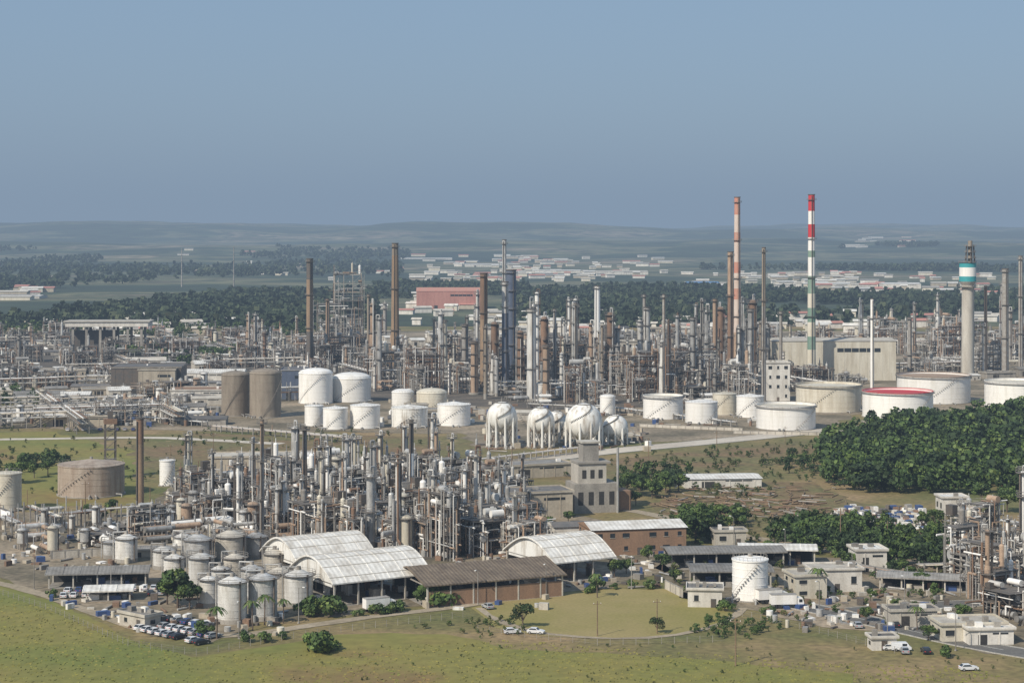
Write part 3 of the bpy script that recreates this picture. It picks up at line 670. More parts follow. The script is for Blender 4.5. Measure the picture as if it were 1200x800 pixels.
def fill(poly,n,hmin,hmax,rot,mix=(.34,.3,.08,.12,.1,.06),pad=.75,near=False):
    c=0; tries=0
    cs,fr=(coln,frn) if near else (colm,frm)
    def inside(u,v):
        k=False; j=len(poly)-1
        for i in range(len(poly)):
            (a,b_),(c_,d_)=poly[i],poly[j]
            if (b_>v)!=(d_>v) and u<(c_-a)*(v-b_)/(d_-b_)+a: k=not k
            j=i
        return k
    P=[G(*p) for p in poly]
    x0,x1=min(p[0] for p in P),max(p[0] for p in P); y0,y1=min(p[1] for p in P),max(p[1] for p in P)
    while c<n and tries<n*60:
        tries+=1
        x=R.uniform(x0,x1); y=R.uniform(y0,y1); v=Y0+H*F/y; u=600+x*F/y
        if not inside(u,v): continue
        t=R.random(); a=rot+R.choice([0,math.pi/2])
        acc=0
        for k,m in enumerate(mix):
            acc+=m
            if t<acc: break
        if k==0:
            me,h=R.choice(cs); hh=hmin+(hmax-hmin)*R.random()**1.7; r=(1.6 if near else 2.3)*pad
            if not free(x,y,r): continue
            z=hh/h; put('distillation_column',me,x,y,0,R.uniform(0,6.28),(max(.6,min(1.25,z**.5)),)*2+(z,)); occ.append((x,y,r))
        elif k==1:
            me,r,h=R.choice(fr); r*=pad
            hh=R.uniform(hmin*.6,hmax*.68); z=max(.5,min(1.4,hh/h))
            if not free(x,y,r): continue
            put('steel_process_structure',me,x,y,0,a,(1,1,z)); occ.append((x,y,r))
        elif k==2:
            if not free(x,y,5): continue
            put('pipe_rack',R.choice(rcs if near else rck),x,y,0,a); occ.append((x,y,5))
        elif k==3:
            if not free(x,y,4.4*pad): continue
            put('heat_exchanger_bank',R.choice(exm),x,y,0,a); occ.append((x,y,4.4*pad))
        elif k==4:
            if not free(x,y,2.6*pad): continue
            put('process_vessel',R.choice(vsm),x,y,0,a,R.uniform(.7,1.1)); occ.append((x,y,2.6*pad))
        else:
            if not free(x,y,4.5*pad): continue
            put('horizontal_tank',R.choice(bul),x,y,0,a,R.uniform(.8,1.1)); occ.append((x,y,4.5*pad))
        c+=1
fill([(430,440),(560,432),(900,425),(905,468),(760,462),(620,466),(430,462)],190,12,54,.35)
fill([(555,444),(640,430),(640,474),(555,470)],22,20,62,.35)
fill([(820,425),(900,425),(900,474),(810,470)],34,22,62,.35)
fill([(640,440),(900,430),(900,470),(640,476)],80,10,52,.35,(.3,.4,.06,.1,.1,.04))
fill([(420,396),(900,392),(900,425),(430,432)],90,8,34,.35,(.25,.42,.08,.1,.1,.05))
fill([(290,402),(430,398),(430,438),(330,428),(290,420)],60,10,40,.35)
fill([(-60,394),(290,396),(290,418),(100,424),(-60,428)],105,4,22,.35,(.2,.38,.1,.14,.12,.06))
fill([(60,425),(330,420),(430,445),(250,432),(120,436)],40,4,13,.35,(.15,.3,.15,.2,.14,.06))
fill([(-60,438),(130,436),(120,458),(-60,460)],40,4,12,.35,(.1,.34,.12,.18,.15,.11))
fill([(120,436),(330,440),(330,470),(200,480),(120,470)],34,4,12,.35,(.1,.3,.15,.2,.15,.1))
fill([(-60,484),(120,474),(250,484),(250,500),(-60,502)],30,3,9,.35,(.05,.25,.2,.2,.15,.15))
fill([(1045,398),(1320,392),(1320,436),(1150,444),(1070,436)],85,12,50,.35)
fill([(900,440),(1050,440),(1130,430),(1130,438),(1000,452),(905,462)],34,6,24,.35)
fill([(900,402),(1060,396),(1060,412),(900,415)],34,10,38,.35)
fill([(215,575),(400,565),(600,570),(618,615),(600,645),(520,652),(420,640),(320,636),(240,618),(200,600)],200,6,28,ROT,(.26,.4,.06,.12,.12,.04),.56,True)
fill([(290,600),(620,590),(620,652),(480,655),(330,636)],100,9,29,ROT,(.3,.46,.03,.08,.1,.03),.4,True)
fill([(130,612),(240,606),(330,636),(300,650),(180,640)],34,4,12,ROT,(.12,.26,.1,.22,.22,.08),.7,True)
fill([(0,610),(130,608),(150,650),(30,655)],18,3,8,ROT,(.05,.2,.1,.25,.3,.1),.8,True)
fill([(1130,640),(1290,620),(1290,740),(1200,742),(1150,715),(1118,690)],60,9,28,ROT,(.2,.6,.08,.06,.05,.01),.5,True)
for (u0,v0,u1,v1) in ((560,545,700,528),(100,488,240,500),(250,505,420,520),(700,480,860,500),(620,478,740,484),(440,452,560,450),(1000,446,1120,440),(1080,672,1200,668),(980,668,1110,690)):
    (xa,ya),(xb,yb)=G(u0,v0),G(u1,v1); L=math.hypot(xb-xa,yb-ya)
    put('pipe_rack',m_rack(L,u0,1,4),(xa+xb)/2,(ya+yb)/2,0,math.atan2(yb-ya,xb-xa),(1,1,.5))

# ---------------------------------------------------------------- silos
for i,(u,v,w,vt) in enumerate([(192,668,26,646),(232,665,34,634),(270,660,36,630),(236,690,30,655),(204,682,24,655),(300,655,26,630),(275,682,26,655),(245,712,22,680),(272,732,34,684),(308,728,34,680),(328,706,30,672),(350,712,34,676),(258,700,22,668),(295,704,26,668),(322,678,26,650),(215,648,22,630),(148,660,26,632),(130,655,18,636)]):
    s=S(v); r=w*s/2; d=D(v)+r; put('storage_silo',m_silo(r,(v-vt)*s,['silver_lt','silver','concrete_lt','silver_lt'][i%4]),(u-600)/F*d,d,0,R.uniform(-.4,.4))

# ---------------------------------------------------------------- buildings & sheds
def bl(name,u,v,w,d,h,rot=ROT,**k):
    x,y=G(u,v); return put(name,m_building(w,d,h,seed=int(u+v),**k),x,y,0,rot)
def sh(name,u,v,w,d,h,rise,roof,wall,rot=ROT,arch=True,of=True):
    x,y=G(u,v); return put(name,m_shed(w,d,h,rise,roof,wall,arch,of),x,y,0,rot)
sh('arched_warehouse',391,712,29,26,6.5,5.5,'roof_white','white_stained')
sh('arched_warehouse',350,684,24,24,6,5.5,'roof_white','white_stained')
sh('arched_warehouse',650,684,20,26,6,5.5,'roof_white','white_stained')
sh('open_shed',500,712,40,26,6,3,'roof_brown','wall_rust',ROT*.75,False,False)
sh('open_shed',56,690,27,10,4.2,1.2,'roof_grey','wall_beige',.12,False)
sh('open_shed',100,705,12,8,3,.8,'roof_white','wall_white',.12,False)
bl('warehouse',694,652,30,16,8,.22,wall='wall_rust',roof='roof_white',floors=2,gable=1.5)
bl('warehouse',650,640,16,10,6,.22,wall='wall_white',roof='roof_dark',floors=1,gable=1)
bl('control_building',600,610,22,14,9,.3,wall='wall_beige',roof='roof_dark',floors=2,win=False)
b=MB(); b.box(0,0,0,14,10,9,'concrete'); b.box(-1,0,9,9,8,6,'concrete_lt'); b.box(-.5,0,15,10.5,9,.6,'concrete'); b.box(-1,0,15.6,5,5,5.5,'concrete'); b.box(-1,0,21.1,6,6,.5,'concrete_lt')
for i in range(4): b.box(-5+i*3.3,-5.02,2.5,1.6,.1,4,'interior_shade')
for i in range(3): b.box(-3.6+i*2.6,-4.02,10.5,1.3,.1,2.6,'interior_shade')
b.box(9.6,2,0,5,8,6,'wall_rust'); b.tube((6.5,-6,0),(6.5,-6,20),.4,'silver',8); x,y=G(694,600); put('concrete_process_building',b,x,y+4,0,.25,1.15)
bl('warehouse',590,562,30,14,5,.4,wall='wall_beige',roof='roof_grey',floors=1,win=False)
bl('warehouse',245,560,52,16,8,.1,wall='wall_beige',roof='concrete_lt',floors=1,win=False)
bl('warehouse',803,572,30,16,3.5,.1,wall='wall_white',roof='roof_white',floors=1,gable=.8,win=False)
sh('open_shed',786,668,34,12,5,.8,'roof_grey','wall_beige',.1,False)
sh('open_shed',812,688,22,12,4.6,.6,'roof_grey','wall_white',0,False)
bl('office_building',806,711,9,8,4.5,-.1,wall='wall_white',roof='roof_grey',floors=1)
sh('open_shed',868,662,22,10,5,.8,'roof_white','wall_white',-.1,False)
bl('office_building',932,702,9,9,6,.2,wall='cream_paint',roof='concrete_lt',floors=2)
bl('warehouse',952,694,14,9,6,.1,wall='wall_white',roof='concrete_lt',floors=1)
bl('office_building',1004,670,9,9,6,.1,wall='wall_white',roof='roof_white',floors=2,win=False)
sh('open_shed',1030,690,24,9,3.6,.6,'roof_grey','wall_beige',-.25,False)
bl('warehouse',1104,752,16,9,4,.1,wall='cream_paint',roof='concrete_lt',floors=1)
bl('garage_building',1136,756,11,6,3.6,.1,wall='wall_white',roof='roof_white',floors=1,win=False)
bl('gatehouse',1022,762,6,4,2.8,.1,wall='wall_white',roof='roof_dark',floors=1)
bl('workshop_building',1044,735,12,6,4,.1,wall='concrete_lt',roof='roof_dark',floors=1,win=False)
bl('office_building',838,640,10,6,4.5,.1,wall='concrete_lt',roof='roof_grey',floors=1)
bl('warehouse',140,732,10,5,3.2,-.7,wall='concrete_lt',roof='roof_grey',floors=1)
bl('office_building',1105,604,9,8,6,.1,wall='wall_white',roof='roof_white',floors=1)
bl('brick_factory_building',488,362,80,60,22,.03,wall='red_brick',roof='orange_faded',floors=1,win=False,gable=4)
bl('turbine_hall',905,446,82,30,26,.03,wall='cream_paint',roof='concrete_lt',floors=2,win=False,gable=1.5)
bl('boiler_house',640,438,60,26,20,.05,wall='steel_dk',roof='steel_dk',floors=3,win=False)
bl('warehouse',130,462,42,30,16,.05,wall='steel_dk',roof='roof_dark',floors=1,win=False)
bl('warehouse',162,463,22,14,15,.05,wall='wall_beige',roof='concrete_lt',floors=1,win=False)
bl('warehouse',330,468,14,20,17,.05,wall='steel_blue',roof='roof_dark',floors=1,win=False)
bl('warehouse',200,470,36,24,6,.05,wall='wall_white',roof='wall_rust',floors=1,win=False)
bl('warehouse',195,448,50,20,6,.05,wall='wall_white',roof='roof_white',floors=1,gable=2,win=False)
bl('warehouse',40,500,40,12,5,.05,wall='wall_beige',roof='roof_white',floors=1,win=False)
bl('warehouse',-20,492,40,14,4,.05,wall='wall_white',roof='roof_grey',floors=1,win=False)
bl('control_building',898,470,14,14,22,.1,wall='wall_white',roof='concrete_lt',floors=4)
bl('control_building',728,452,16,12,28,.1,wall='concrete_lt',roof='concrete',floors=5)
b=MB(); W=70
b.box(0,0,22,W,26,4,'wall_white'); b.box(0,0,26.02,W+3,28,.8,'concrete_lt')
for i in range(6):
    for y_ in (-10,10): b.box(-W/2+6+i*(W-12)/5,y_,0,2,2,22,'concrete')
b.box(-12,4,0,34,14,18,'steel_dk'); x,y=G(128,412); put('loading_station',b,x,y,0,.04,.95)
x,y=G(408,414); put('process_tower_building',m_frame(3,2,9,8,8.5,'concrete_lt',77,1.8),x,y,0,.1,(.9,.9,.83))
x,y=G(385,420); put('process_tower_building',m_frame(2,2,6,8,7,'concrete',78),x,y,0,.1)
rb=[m_building(R.uniform(10,30),R.uniform(8,18),R.uniform(3,6.5),R.choice(['wall_white','wall_beige','concrete_lt','concrete']),R.choice(['roof_grey','roof_grey','roof_dark','concrete_lt','roof_white']),1,i,gable=R.choice([0,1.5,2]),win=(i%3==0)).mesh('industrial_building') for i in range(10)]
for (u0,u1,v0,v1,n) in ((-40,280,398,440,26),(280,560,400,418,10),(600,1180,396,412,22),(-40,250,438,500,26),(430,620,484,500,4),(1060,1300,440,446,5),(40,140,620,655,3),(600,900,388,398,12)):
    for i in range(n):
        for q in range(20):
            u=R.uniform(u0,u1); v=R.uniform(v0,v1); x,y=G(u,v)
            if free(x,y,9): break
        else: continue
        occ.append((x,y,9)); put('industrial_building',R.choice(rb),x,y,0,R.uniform(0,.35),R.uniform(.6,1.1))

# ---------------------------------------------------------------- distant town + warehouses
b=MB()
def hut(x,y,w,d,h,wm,rm,a):
    z=float(terrain(np.array([x]),np.array([y]))[0])-1
    c,t=math.cos(a),math.sin(a)
    b.box(x,y,z,w,d,h+1,wm,a)
    g=h*.35; pts=[(-w/2-1,-d/2-1,0),(w/2+1,-d/2-1,0),(w/2+1,d/2+1,0),(-w/2-1,d/2+1,0),(-w/2-1,0,g),(w/2+1,0,g)]
    b.add([(x+p*c-q*t,y+p*t+q*c,z+h+1.1+r) for p,q,r in pts],[(0,1,5,4),(2,3,4,5),(3,0,4),(1,2,5)],rm)
for (u0,u1,v0,v1,n,ws) in ((440,790,304,330,130,(8,34)),(780,1120,320,342,80,(8,34)),(0,60,338,352,10,(20,50)),(100,430,300,330,10,(10,30)),(960,1080,290,300,22,(14,50)),(1080,1200,318,350,14,(12,30)),(0,300,374,394,50,(8,22)),(430,600,340,372,22,(10,24)),(440,1200,370,392,90,(8,26))):
    for i in range(n):
        u=R.triangular(u0,u1); v=R.uniform(v0,v1); x,y=G(u,v); w=R.uniform(*ws)*(1 if v>310 else 1.6)
        hut(x,y,w,w*R.uniform(.3,.7),R.uniform(4,7),R.choice(['wall_white','wall_white','cream_paint','wall_beige']),R.choice(['roof_white','concrete_lt','concrete_lt','roof_grey','wall_white','red_brick']),R.uniform(-.3,.4))
put('distant_town',b,0,0)
for (u,v,wp,hp,rm) in ((470,306,60,4,'roof_white'),(545,313,40,4,'roof_white'),(620,320,60,4,'roof_white'),(700,322,60,5,'concrete_lt'),(806,336,38,6,'roof_blue'),(960,337,38,6,'roof_white'),(1035,338,44,7,'roof_white'),(1100,342,24,4,'roof_white'),(2,350,44,4,'roof_white'),(1090,292,14,2,'roof_white')):
    s=S(v); x,y=G(u,v); put('distant_warehouse',m_building(wp*s,50,hp*s*.75,wall='wall_white',roof=rm,floors=1,win=False,gable=hp*s*.2),x,y,0,R.uniform(-.05,.1))

# ---------------------------------------------------------------- vegetation
def leafcloud(rg,centers,radii,n,size,flat=.8):
    C=np.array(centers); Rr=np.array(radii); k=rg.integers(0,len(C),n)
    d=rg.normal(size=(n,3)); d[:,2]=d[:,2]*.9+.25; d/=np.linalg.norm(d,axis=1)[:,None]
    p=C[k]+d*(Rr[k]*rg.uniform(.65,1.05,n))[:,None]*np.array([1,1,flat])
    nrm=d+rg.normal(size=(n,3))*.55; nrm/=np.linalg.norm(nrm,axis=1)[:,None]
    a=np.cross(nrm,rg.normal(size=(n,3))); a/=np.linalg.norm(a,axis=1)[:,None]; c=np.cross(nrm,a)
    s=(size*rg.uniform(.5,1.2,n))[:,None]
    q=np.stack([p-a*s*.5-c*s*.3,p+a*s*.4-c*s*.5,p+a*s*.55+c*s*.35,p-a*s*.3+c*s*.5],1)
    return q,k
def tree_proto(seed,h,cr,n,size,nb=11,trunk=.35):
    rg=np.random.default_rng(seed); cs=[];rs=[]
    for i in range(nb):
        a=rg.uniform(0,6.28); rr=cr*math.sqrt(rg.uniform(0,1))*.75; z=h*(trunk+ (1-trunk)*rg.uniform(.15,.85))
        rr*= (1.15-abs((z/h-trunk)/(1-trunk)-.4))
        cs.append((rr*math.cos(a),rr*math.sin(a),z)); rs.append(cr*rg.uniform(.28,.5))
    q,k=leafcloud(rg,cs,rs,n,size)
    cl=rg.integers(0,3,nb); mi=cl[k]
    mi=np.where((rg.random(n)<.3),rg.integers(0,3,n),mi)
    return q,mi,cs
def trunk_mb(h,cr,cs,trunk=.35):
    b=MB(); b.tube((0,0,-.2),(.1,0,h*trunk),h*.035,'bark',7,h*.022); b.tube((.1,0,h*trunk),(0,.1,h*.75),h*.022,'bark',6,h*.008)
    for c in cs[:7]: b.tube((.08,0,h*trunk*.8+.05*h*R.random()),c,h*.014,'bark',5,h*.004)
    return b
def tree_mesh(name,seed,h,cr,n,size,lm,trunk=.35,nb=11):
    q,mi,cs=tree_proto(seed,h,cr,n,size,nb,trunk); tb=trunk_mb(h,cr,cs,trunk)
    V=np.concatenate([q.reshape(-1,3)]); Q=np.arange(len(V)).reshape(-1,4)
    b=MB(); b.v=V.tolist(); b.f=Q.tolist(); b.mats=list(lm); b.m=mi.tolist(); b.sm=[False]*len(mi)
    o=len(b.v); b.v+= [tuple(p) for p in tb.v]
    k=b.mi('bark')
    for f in tb.f: b.f.append(tuple(i+o for i in f)); b.m.append(k); b.sm.append(True)
    return b.mesh(name)
LM=['leaf_dark','leaf_mid','leaf_light']
tp=[tree_mesh('broadleaf_tree',i,R.uniform(7,9),R.uniform(3,4),1500,.6,LM) for i in range(5)]
bp=[tree_mesh('bush',20+i,2.6,2.2,600,.42,['leaf_mid','leaf_mid','leaf_light'],.05,8) for i in range(4)]
ol=[tree_mesh('broadleaf_tree',40+i,6,2.8,700,.5,['leaf_dark','leaf_olive','leaf_mid'],.3) for i in range(2)]
def tree(u,v,hpx,kind=tp,name='broadleaf_tree'):
    s=S(v); x,y=G(u,v); me=R.choice(kind); base=max(vv.co.z for vv in me.vertices); k=hpx*s/base
    put(name,me,x,y,0,R.uniform(0,6.28),(k*R.uniform(.95,1.2),k*R.uniform(.95,1.2),k))
tree(208,712,46); tree(196,708,30); tree(222,714,34); tree(613,735,30,ol); tree(770,742,20,ol)
for u,v,h in ((375,722,26),(362,720,22),(388,720,24),(513,710,28),(504,708,20),(524,706,18),(240,745,18),(378,764,26),(385,762,18),(365,752,14),(290,752,14),(372,758,20)): tree(u,v,h,bp,'bush')
for u,v,h in ((735,580,28),(750,582,26),(764,584,24),(780,578,26),(795,576,22),(745,592,18),(800,640,40),(815,636,42),(830,630,34),(806,618,28),(822,612,24),(845,612,22),(862,606,18),(790,626,24),(130,606,22),(104,608,18),(118,612,16),(40,560,22),(20,566,26),(56,556,20),(28,548,18),(1080,620,22),(1096,616,20),(640,620,16),(666,612,14),(720,676,22),(734,672,18),(760,660,22),(776,668,20),(790,682,16),(1088,750,18),(1108,748,14),(1015,728,18),(1180,600,30),(1150,590,26),(1000,668,22),(985,664,20),(1050,676,22),(1066,680,18),(900,650,18),(1080,690,20),(1096,700,18),(1020,704,16)): tree(u,v,h)
for u,v in ((560,704),(548,706),(690,694),(700,690),(720,690),(742,688),(760,690),(470,716),(455,718),(440,720),(420,722),(330,748),(310,752),(60,700),(820,700),(850,716),(900,720),(1110,770),(1050,708),(1130,720)): tree(u,v,R.uniform(8,16),bp,'bush')
def m_palm(h):
    b=MB(); b.tube((0,0,0),(.2,0,h*.5),.2,'bark',7,.16); b.tube((.2,0,h*.5),(.1,.1,h),.16,'bark',7,.12)
    for i in range(14):
        a=2*math.pi*i/14+R.uniform(-.2,.2); L=R.uniform(2,2.8); up=R.uniform(.1,.9); pts=[]
        for k in range(6):
            t=k/5; pts.append((math.cos(a)*L*t+.1,math.sin(a)*L*t+.1,h+up*math.sin(t*2.4)-1.6*t*t))
        for k in range(5):
            w0=.35*math.sin(math.pi*(k+.3)/5.5);w1=.35*math.sin(math.pi*(k+1.3)/5.9) if k<4 else .03
            p,q=pts[k],pts[k+1]; nx,ny=-math.sin(a),math.cos(a)
            for sg in (-1,1):
                b.add([p,(p[0]+nx*w0*sg,p[1]+ny*w0*sg,p[2]-.15),(q[0]+nx*w1*sg,q[1]+ny*w1*sg,q[2]-.15),q],[(0,1,2,3)],R.choice(['leaf_mid','leaf_light','leaf_olive']))
    return b
pmm=m_palm(7).mesh('palm_tree')
for u,v in ((310,732),(332,730),(296,738),(254,748),(1075,738),(960,700),(700,700)): put('palm_tree',pmm,*G(u,v),0,R.uniform(0,6),R.uniform(.8,1.1))
def merged(name,pts,protos,mats,zfun=None):
    qs=[];ms=[]
    rg=np.random.default_rng(len(pts))
    for (x,y,k) in pts:
        q,mi,_=protos[rg.integers(0,len(protos))]; a=rg.uniform(0,6.28); c,t=math.cos(a),math.sin(a)
        z0=0 if zfun is None else zfun(x,y)
        kk=np.array([rg.uniform(.85,1.2),rg.uniform(.85,1.2),1])*k
        w=q*kk; w=np.stack([w[...,0]*c-w[...,1]*t+x,w[...,0]*t+w[...,1]*c+y,w[...,2]+z0],-1); qs.append(w)
        if rg.random()<.6: mi=rg.integers(0,len(mats),1)[0]*np.ones_like(mi)*.6+mi*.4
        ms.append(np.floor(mi).astype(int))
    V=np.concatenate(qs).reshape(-1,3); Q=np.arange(len(V)).reshape(-1,4); M=np.concatenate(ms)
    put(name,npmesh(name,V,Q,M,mats),0,0)
def scatter(poly,n,kmin,kmax,nz=None):
    P=[G(*p) for p in poly]; x0,x1=min(p[0] for p in P),max(p[0] for p in P); y0,y1=min(p[1] for p in P),max(p[1] for p in P); out=[]
    t=0
    while len(out)<n and t<n*80:
        t+=1; x=R.uniform(x0,x1); y=R.uniform(y0,y1); k=False; j=len(P)-1
        for i in range(len(P)):
            (a,b_),(c_,d_)=P[i],P[j]
            if (b_>y)!=(d_>y) and x<(c_-a)*(y-b_)/(d_-b_)+a: k=not k
            j=i
        if k and nz and float(fbm(np.array([x/nz[0]]),np.array([y/nz[1]]),9,3)[0])<nz[2]: continue
        if k: out.append((x,y,R.uniform(kmin,kmax)))
    return out
fp=[tree_proto(60+i,9,4.2,200,1.15,9,.12) for i in range(6)]
merged('forest',scatter([(968,566),(962,536),(1000,514),(1050,503),(1120,496),(1230,486),(1400,482),(1400,575),(1180,580),(1050,578),(990,576)],1250,.6,1.4),fp,LM)
merged('tree_grove',scatter([(905,634),(930,616),(1000,618),(1060,632),(1120,640),(1110,668),(1060,668),(1010,656),(930,648)],170,.45,.85),fp,LM)
merged('tree_grove',scatter([(720,565),(760,552),(810,556),(790,582),(725,582)],24,.5,.8),fp,LM)
merged('tree_grove',scatter([(915,540),(950,535),(960,562),(925,560)],12,.4,.7),fp,LM)
merged('tree_grove',scatter([(775,610),(850,600),(880,612),(830,638),(790,645)],28,.45,.75),fp,LM)
merged('shrub_bank',scatter([(800,742),(840,722),(905,728),(920,742),(860,752)],60,.12,.26),fp,['leaf_mid','leaf_mid','leaf_light'])
merged('shrub_bank',scatter([(480,735),(600,722),(640,742),(560,748)],40,.08,.2),fp,['leaf_mid','leaf_olive','leaf_light'])
merged('hedgerow',scatter([(-60,545),(80,538),(90,552),(-60,562)],30,.4,.7),fp,LM)
merged('hedgerow',scatter([(-80,462),(50,460),(50,478),(-80,484)],50,.4,.9),fp,LM)
merged('hedgerow',scatter([(130,414),(290,410),(290,428),(140,430)],80,.6,1),fp,LM)
merged('hedgerow',scatter([(-60,386),(440,386),(440,396),(-60,398)],220,.6,1.2),fp,LM)
merged('shrub_bank',scatter([(540,556),(960,515),(1000,545),(880,590),(700,560)],300,.1,.35),fp,['leaf_mid','leaf_olive','leaf_dark'])
merged('shrub_bank',scatter([(760,600),(1120,606),(1120,640),(800,640)],200,.12,.3),fp,['leaf_mid','leaf_olive','leaf_dark'])
merged('shrub_bank',scatter([(-60,500),(540,506),(560,550),(200,560),(-60,600)],220,.1,.3),fp,['leaf_mid','leaf_olive','leaf_dark'])
merged('shrub_bank',scatter([(780,660),(1110,670),(1110,730),(960,735),(800,700)],90,.12,.32),fp,['leaf_mid','leaf_olive','leaf_light'])
merged('meadow_scrub',scatter([(400,745),(1200,765),(1250,810),(350,800)],90,.04,.11),fp,['leaf_mid','leaf_olive','leaf_olive'])
ffp=[tree_proto(80+i,12,7,34,4.6,6,.05) for i in range(6)]
def tz(x,y):
    return float(terrain(np.array([x]),np.array([y]))[0]) if y>4400 else 0.0
FM=['far_leaf_a','far_leaf_a','far_leaf_b']
def band(name,poly,n,k0,k1,nz=None): merged(name,scatter(poly,n,k0,k1,nz),ffp,FM,tz)
band('distant_forest',[(-120,350),(200,345),(440,346),(440,390),(300,386),(100,384),(-120,376)],2200,.8,1.25,(300,300,.4))
band('distant_forest',[(600,345),(760,338),(1000,343),(1320,343),(1320,386),(1000,380),(800,388),(600,376)],2200,.8,1.25,(300,300,.4))
band('distant_forest',[(-150,300),(480,302),(460,340),(-150,345)],1300,1,1.5,(500,900,.48))
band('distant_forest',[(440,334),(620,336),(600,352),(440,350)],260,.8,1.2,(300,300,.45))
band('distant_forest',[(820,298),(1350,300),(1350,322),(1100,318),(820,316)],800,1,1.5,(600,900,.5))
rg=np.random.default_rng(5)
P=scatter([(-60,690),(60,712),(220,770),(600,750),(1000,778),(1150,782),(1250,830),(-80,830)],7000,.4,1.0)
A=np.array(P); n=len(A); a=rg.uniform(0,6.28,n); w=A[:,2]*.35; hh=A[:,2]*.25
dx=np.cos(a)*w;dy=np.sin(a)*w; z=np.full(n,.0)
q=np.stack([np.stack([A[:,0]-dx,A[:,1]-dy,z],1),np.stack([A[:,0]+dx,A[:,1]+dy,z],1),np.stack([A[:,0]+dx*1.3+.1,A[:,1]+dy*1.3+.25,hh],1),np.stack([A[:,0]-dx*1.2,A[:,1]-dy*1.2+.2,hh*.9],1)],1)
put('grass_tufts',npmesh('grass_tufts',q.reshape(-1,3),np.arange(4*n).reshape(-1,4),rg.integers(0,2,n),['olive_grass','tuft_grass']),0,0)

# ---------------------------------------------------------------- vehicles, street furniture
cars=[m_car(p).mesh('parked_car') for p in ('car_white','car_silver','car_black','car_white','car_silver','car_white','car_blue')]
vanm=m_car('car_white',True).mesh('parked_van'); trm=m_truck('white_paint').mesh('box_truck')
def cars_row(u,v,n,ang,step,jit=.15):
    x,y=G(u,v)
    for i in range(n):
        if R.random()<.15: continue
        put('parked_car',R.choice(cars),x+math.cos(ang)*step*i,y+math.sin(ang)*step*i,.12,ang+math.pi/2+R.uniform(-jit,jit))
cars_row(74,700,10,.15,2.9); cars_row(80,694,9,.15,2.9)
cars_row(166,738,9,-.75,3.0); cars_row(176,732,9,-.7,3.0); cars_row(190,726,6,-.6,3.0)
cars_row(1005,735,4,.1,3.2); cars_row(990,615,8,.1,3.2); cars_row(985,608,8,.1,3.2); cars_row(1060,765,2,0,5)
cars_row(520,716,3,.3,6); cars_row(70,505,12,.05,4)
for u,v,a in ((1135,785,.1),(1044,761,.05),(600,742,.2),(628,742,-.3)): put('parked_car',cars[0],*G(u,v),.04,a)
put('box_truck',trm,*G(922,712),.1,.1); put('box_truck',trm,*G(905,706),.1,.3); put('parked_van',vanm,*G(1056,762),.1,0); put('box_truck',trm,*G(445,716),.1,.5)
lm=m_lamp().mesh('street_lamp'); pm=m_pole().mesh('utility_pole')
for u,v in ((960,722),(1040,745),(1120,762),(1060,718),(1140,712),(640,700),(740,690),(560,708),(860,640),(920,655),(350,730),(280,748),(130,700),(40,690)): put('street_lamp',lm,*G(u,v),0,R.uniform(0,6))
for u,v in ((30,640),(80,630),(862,780),(700,745),(600,560),(680,548),(760,540),(840,530),(920,520),(200,545),(100,600),(0,620),(250,530),(300,528),(770,742),(985,640),(1040,640)): put('utility_pole',pm,*G(u,v),0,R.uniform(-.3,.6),R.uniform(.8,1.3))
def fence(pts,name='wire_fence'):
    b=MB()
    P=[Vector((*G(*p),0)) for p in pts]
    for i in range(len(P)-1):
        n=max(1,int((P[i+1]-P[i]).length/3))
        for j in range(n):
            a=P[i].lerp(P[i+1],j/n); c=P[i].lerp(P[i+1],(j+1)/n); b.box(a.x,a.y,0,.1,.1,1.7,'concrete')
            for z in (.5,1.1,1.6): b.tube((a.x,a.y,z),(c.x,c.y,z),.02,'steel_lt',3,cap=False)
    put(name,b,0,0)
fence([(-20,690),(60,716),(150,757),(230,768),(330,750),(440,735),(555,722)]); fence([(870,722),(960,742),(1060,768)]); fence([(560,740),(700,756),(850,752)])
def wall(u0,v0,u1,v1,h=2.4):
    (xa,ya),(xb,yb)=G(u0,v0),G(u1,v1); L=math.hypot(xb-xa,yb-ya); b=MB(); b.box(0,0,0,L,.25,h,'concrete_lt'); b.box(0,0,h,L+.1,.4,.12,'concrete')
    for i in range(int(L/4)+1): b.box(-L/2+i*4,0,0,.4,.45,h+.25,'concrete')
    put('concrete_wall',b,(xa+xb)/2,(ya+yb)/2,0,math.atan2(yb-ya,xb-xa))
wall(890,706,930,700); wall(780,690,800,700); wall(1104,745,1180,742,3); wall(60,655,140,650); wall(1000,632,1080,640); wall(750,500,870,505,1.5); wall(860,508,960,510,1.5); wall(1010,496,1100,496,1.5)
b=MB()
for i in range(300):
    u=R.gauss(880,60); v=R.uniform(572,610)
    if not 770<u<1000: continue
    x,y=G(u,v); a=R.uniform(0,3.1); L=R.uniform(2,9); z=R.uniform(.2,1.2)
    b.tube((x,y,z),(x+L*math.cos(a),y+L*math.sin(a),z+R.uniform(-.2,.3)),R.uniform(.12,.35),R.choice(['timber','rust','timber','concrete','timber']),6)
put('log_pile',b,0,0)
b=MB()
for i in range(260):
    u=R.uniform(978,1085); v=R.uniform(598,626); x,y=G(u,v); b.box(x,y,0,R.uniform(.8,3.5),R.uniform(.8,2.2),R.uniform(.5,2.4),R.choice(['white_paint','steel_lt','rust','steel_dk','car_blue','concrete_lt','white_stained']),R.uniform(0,3))
put('scrap_pile',b,0,0)
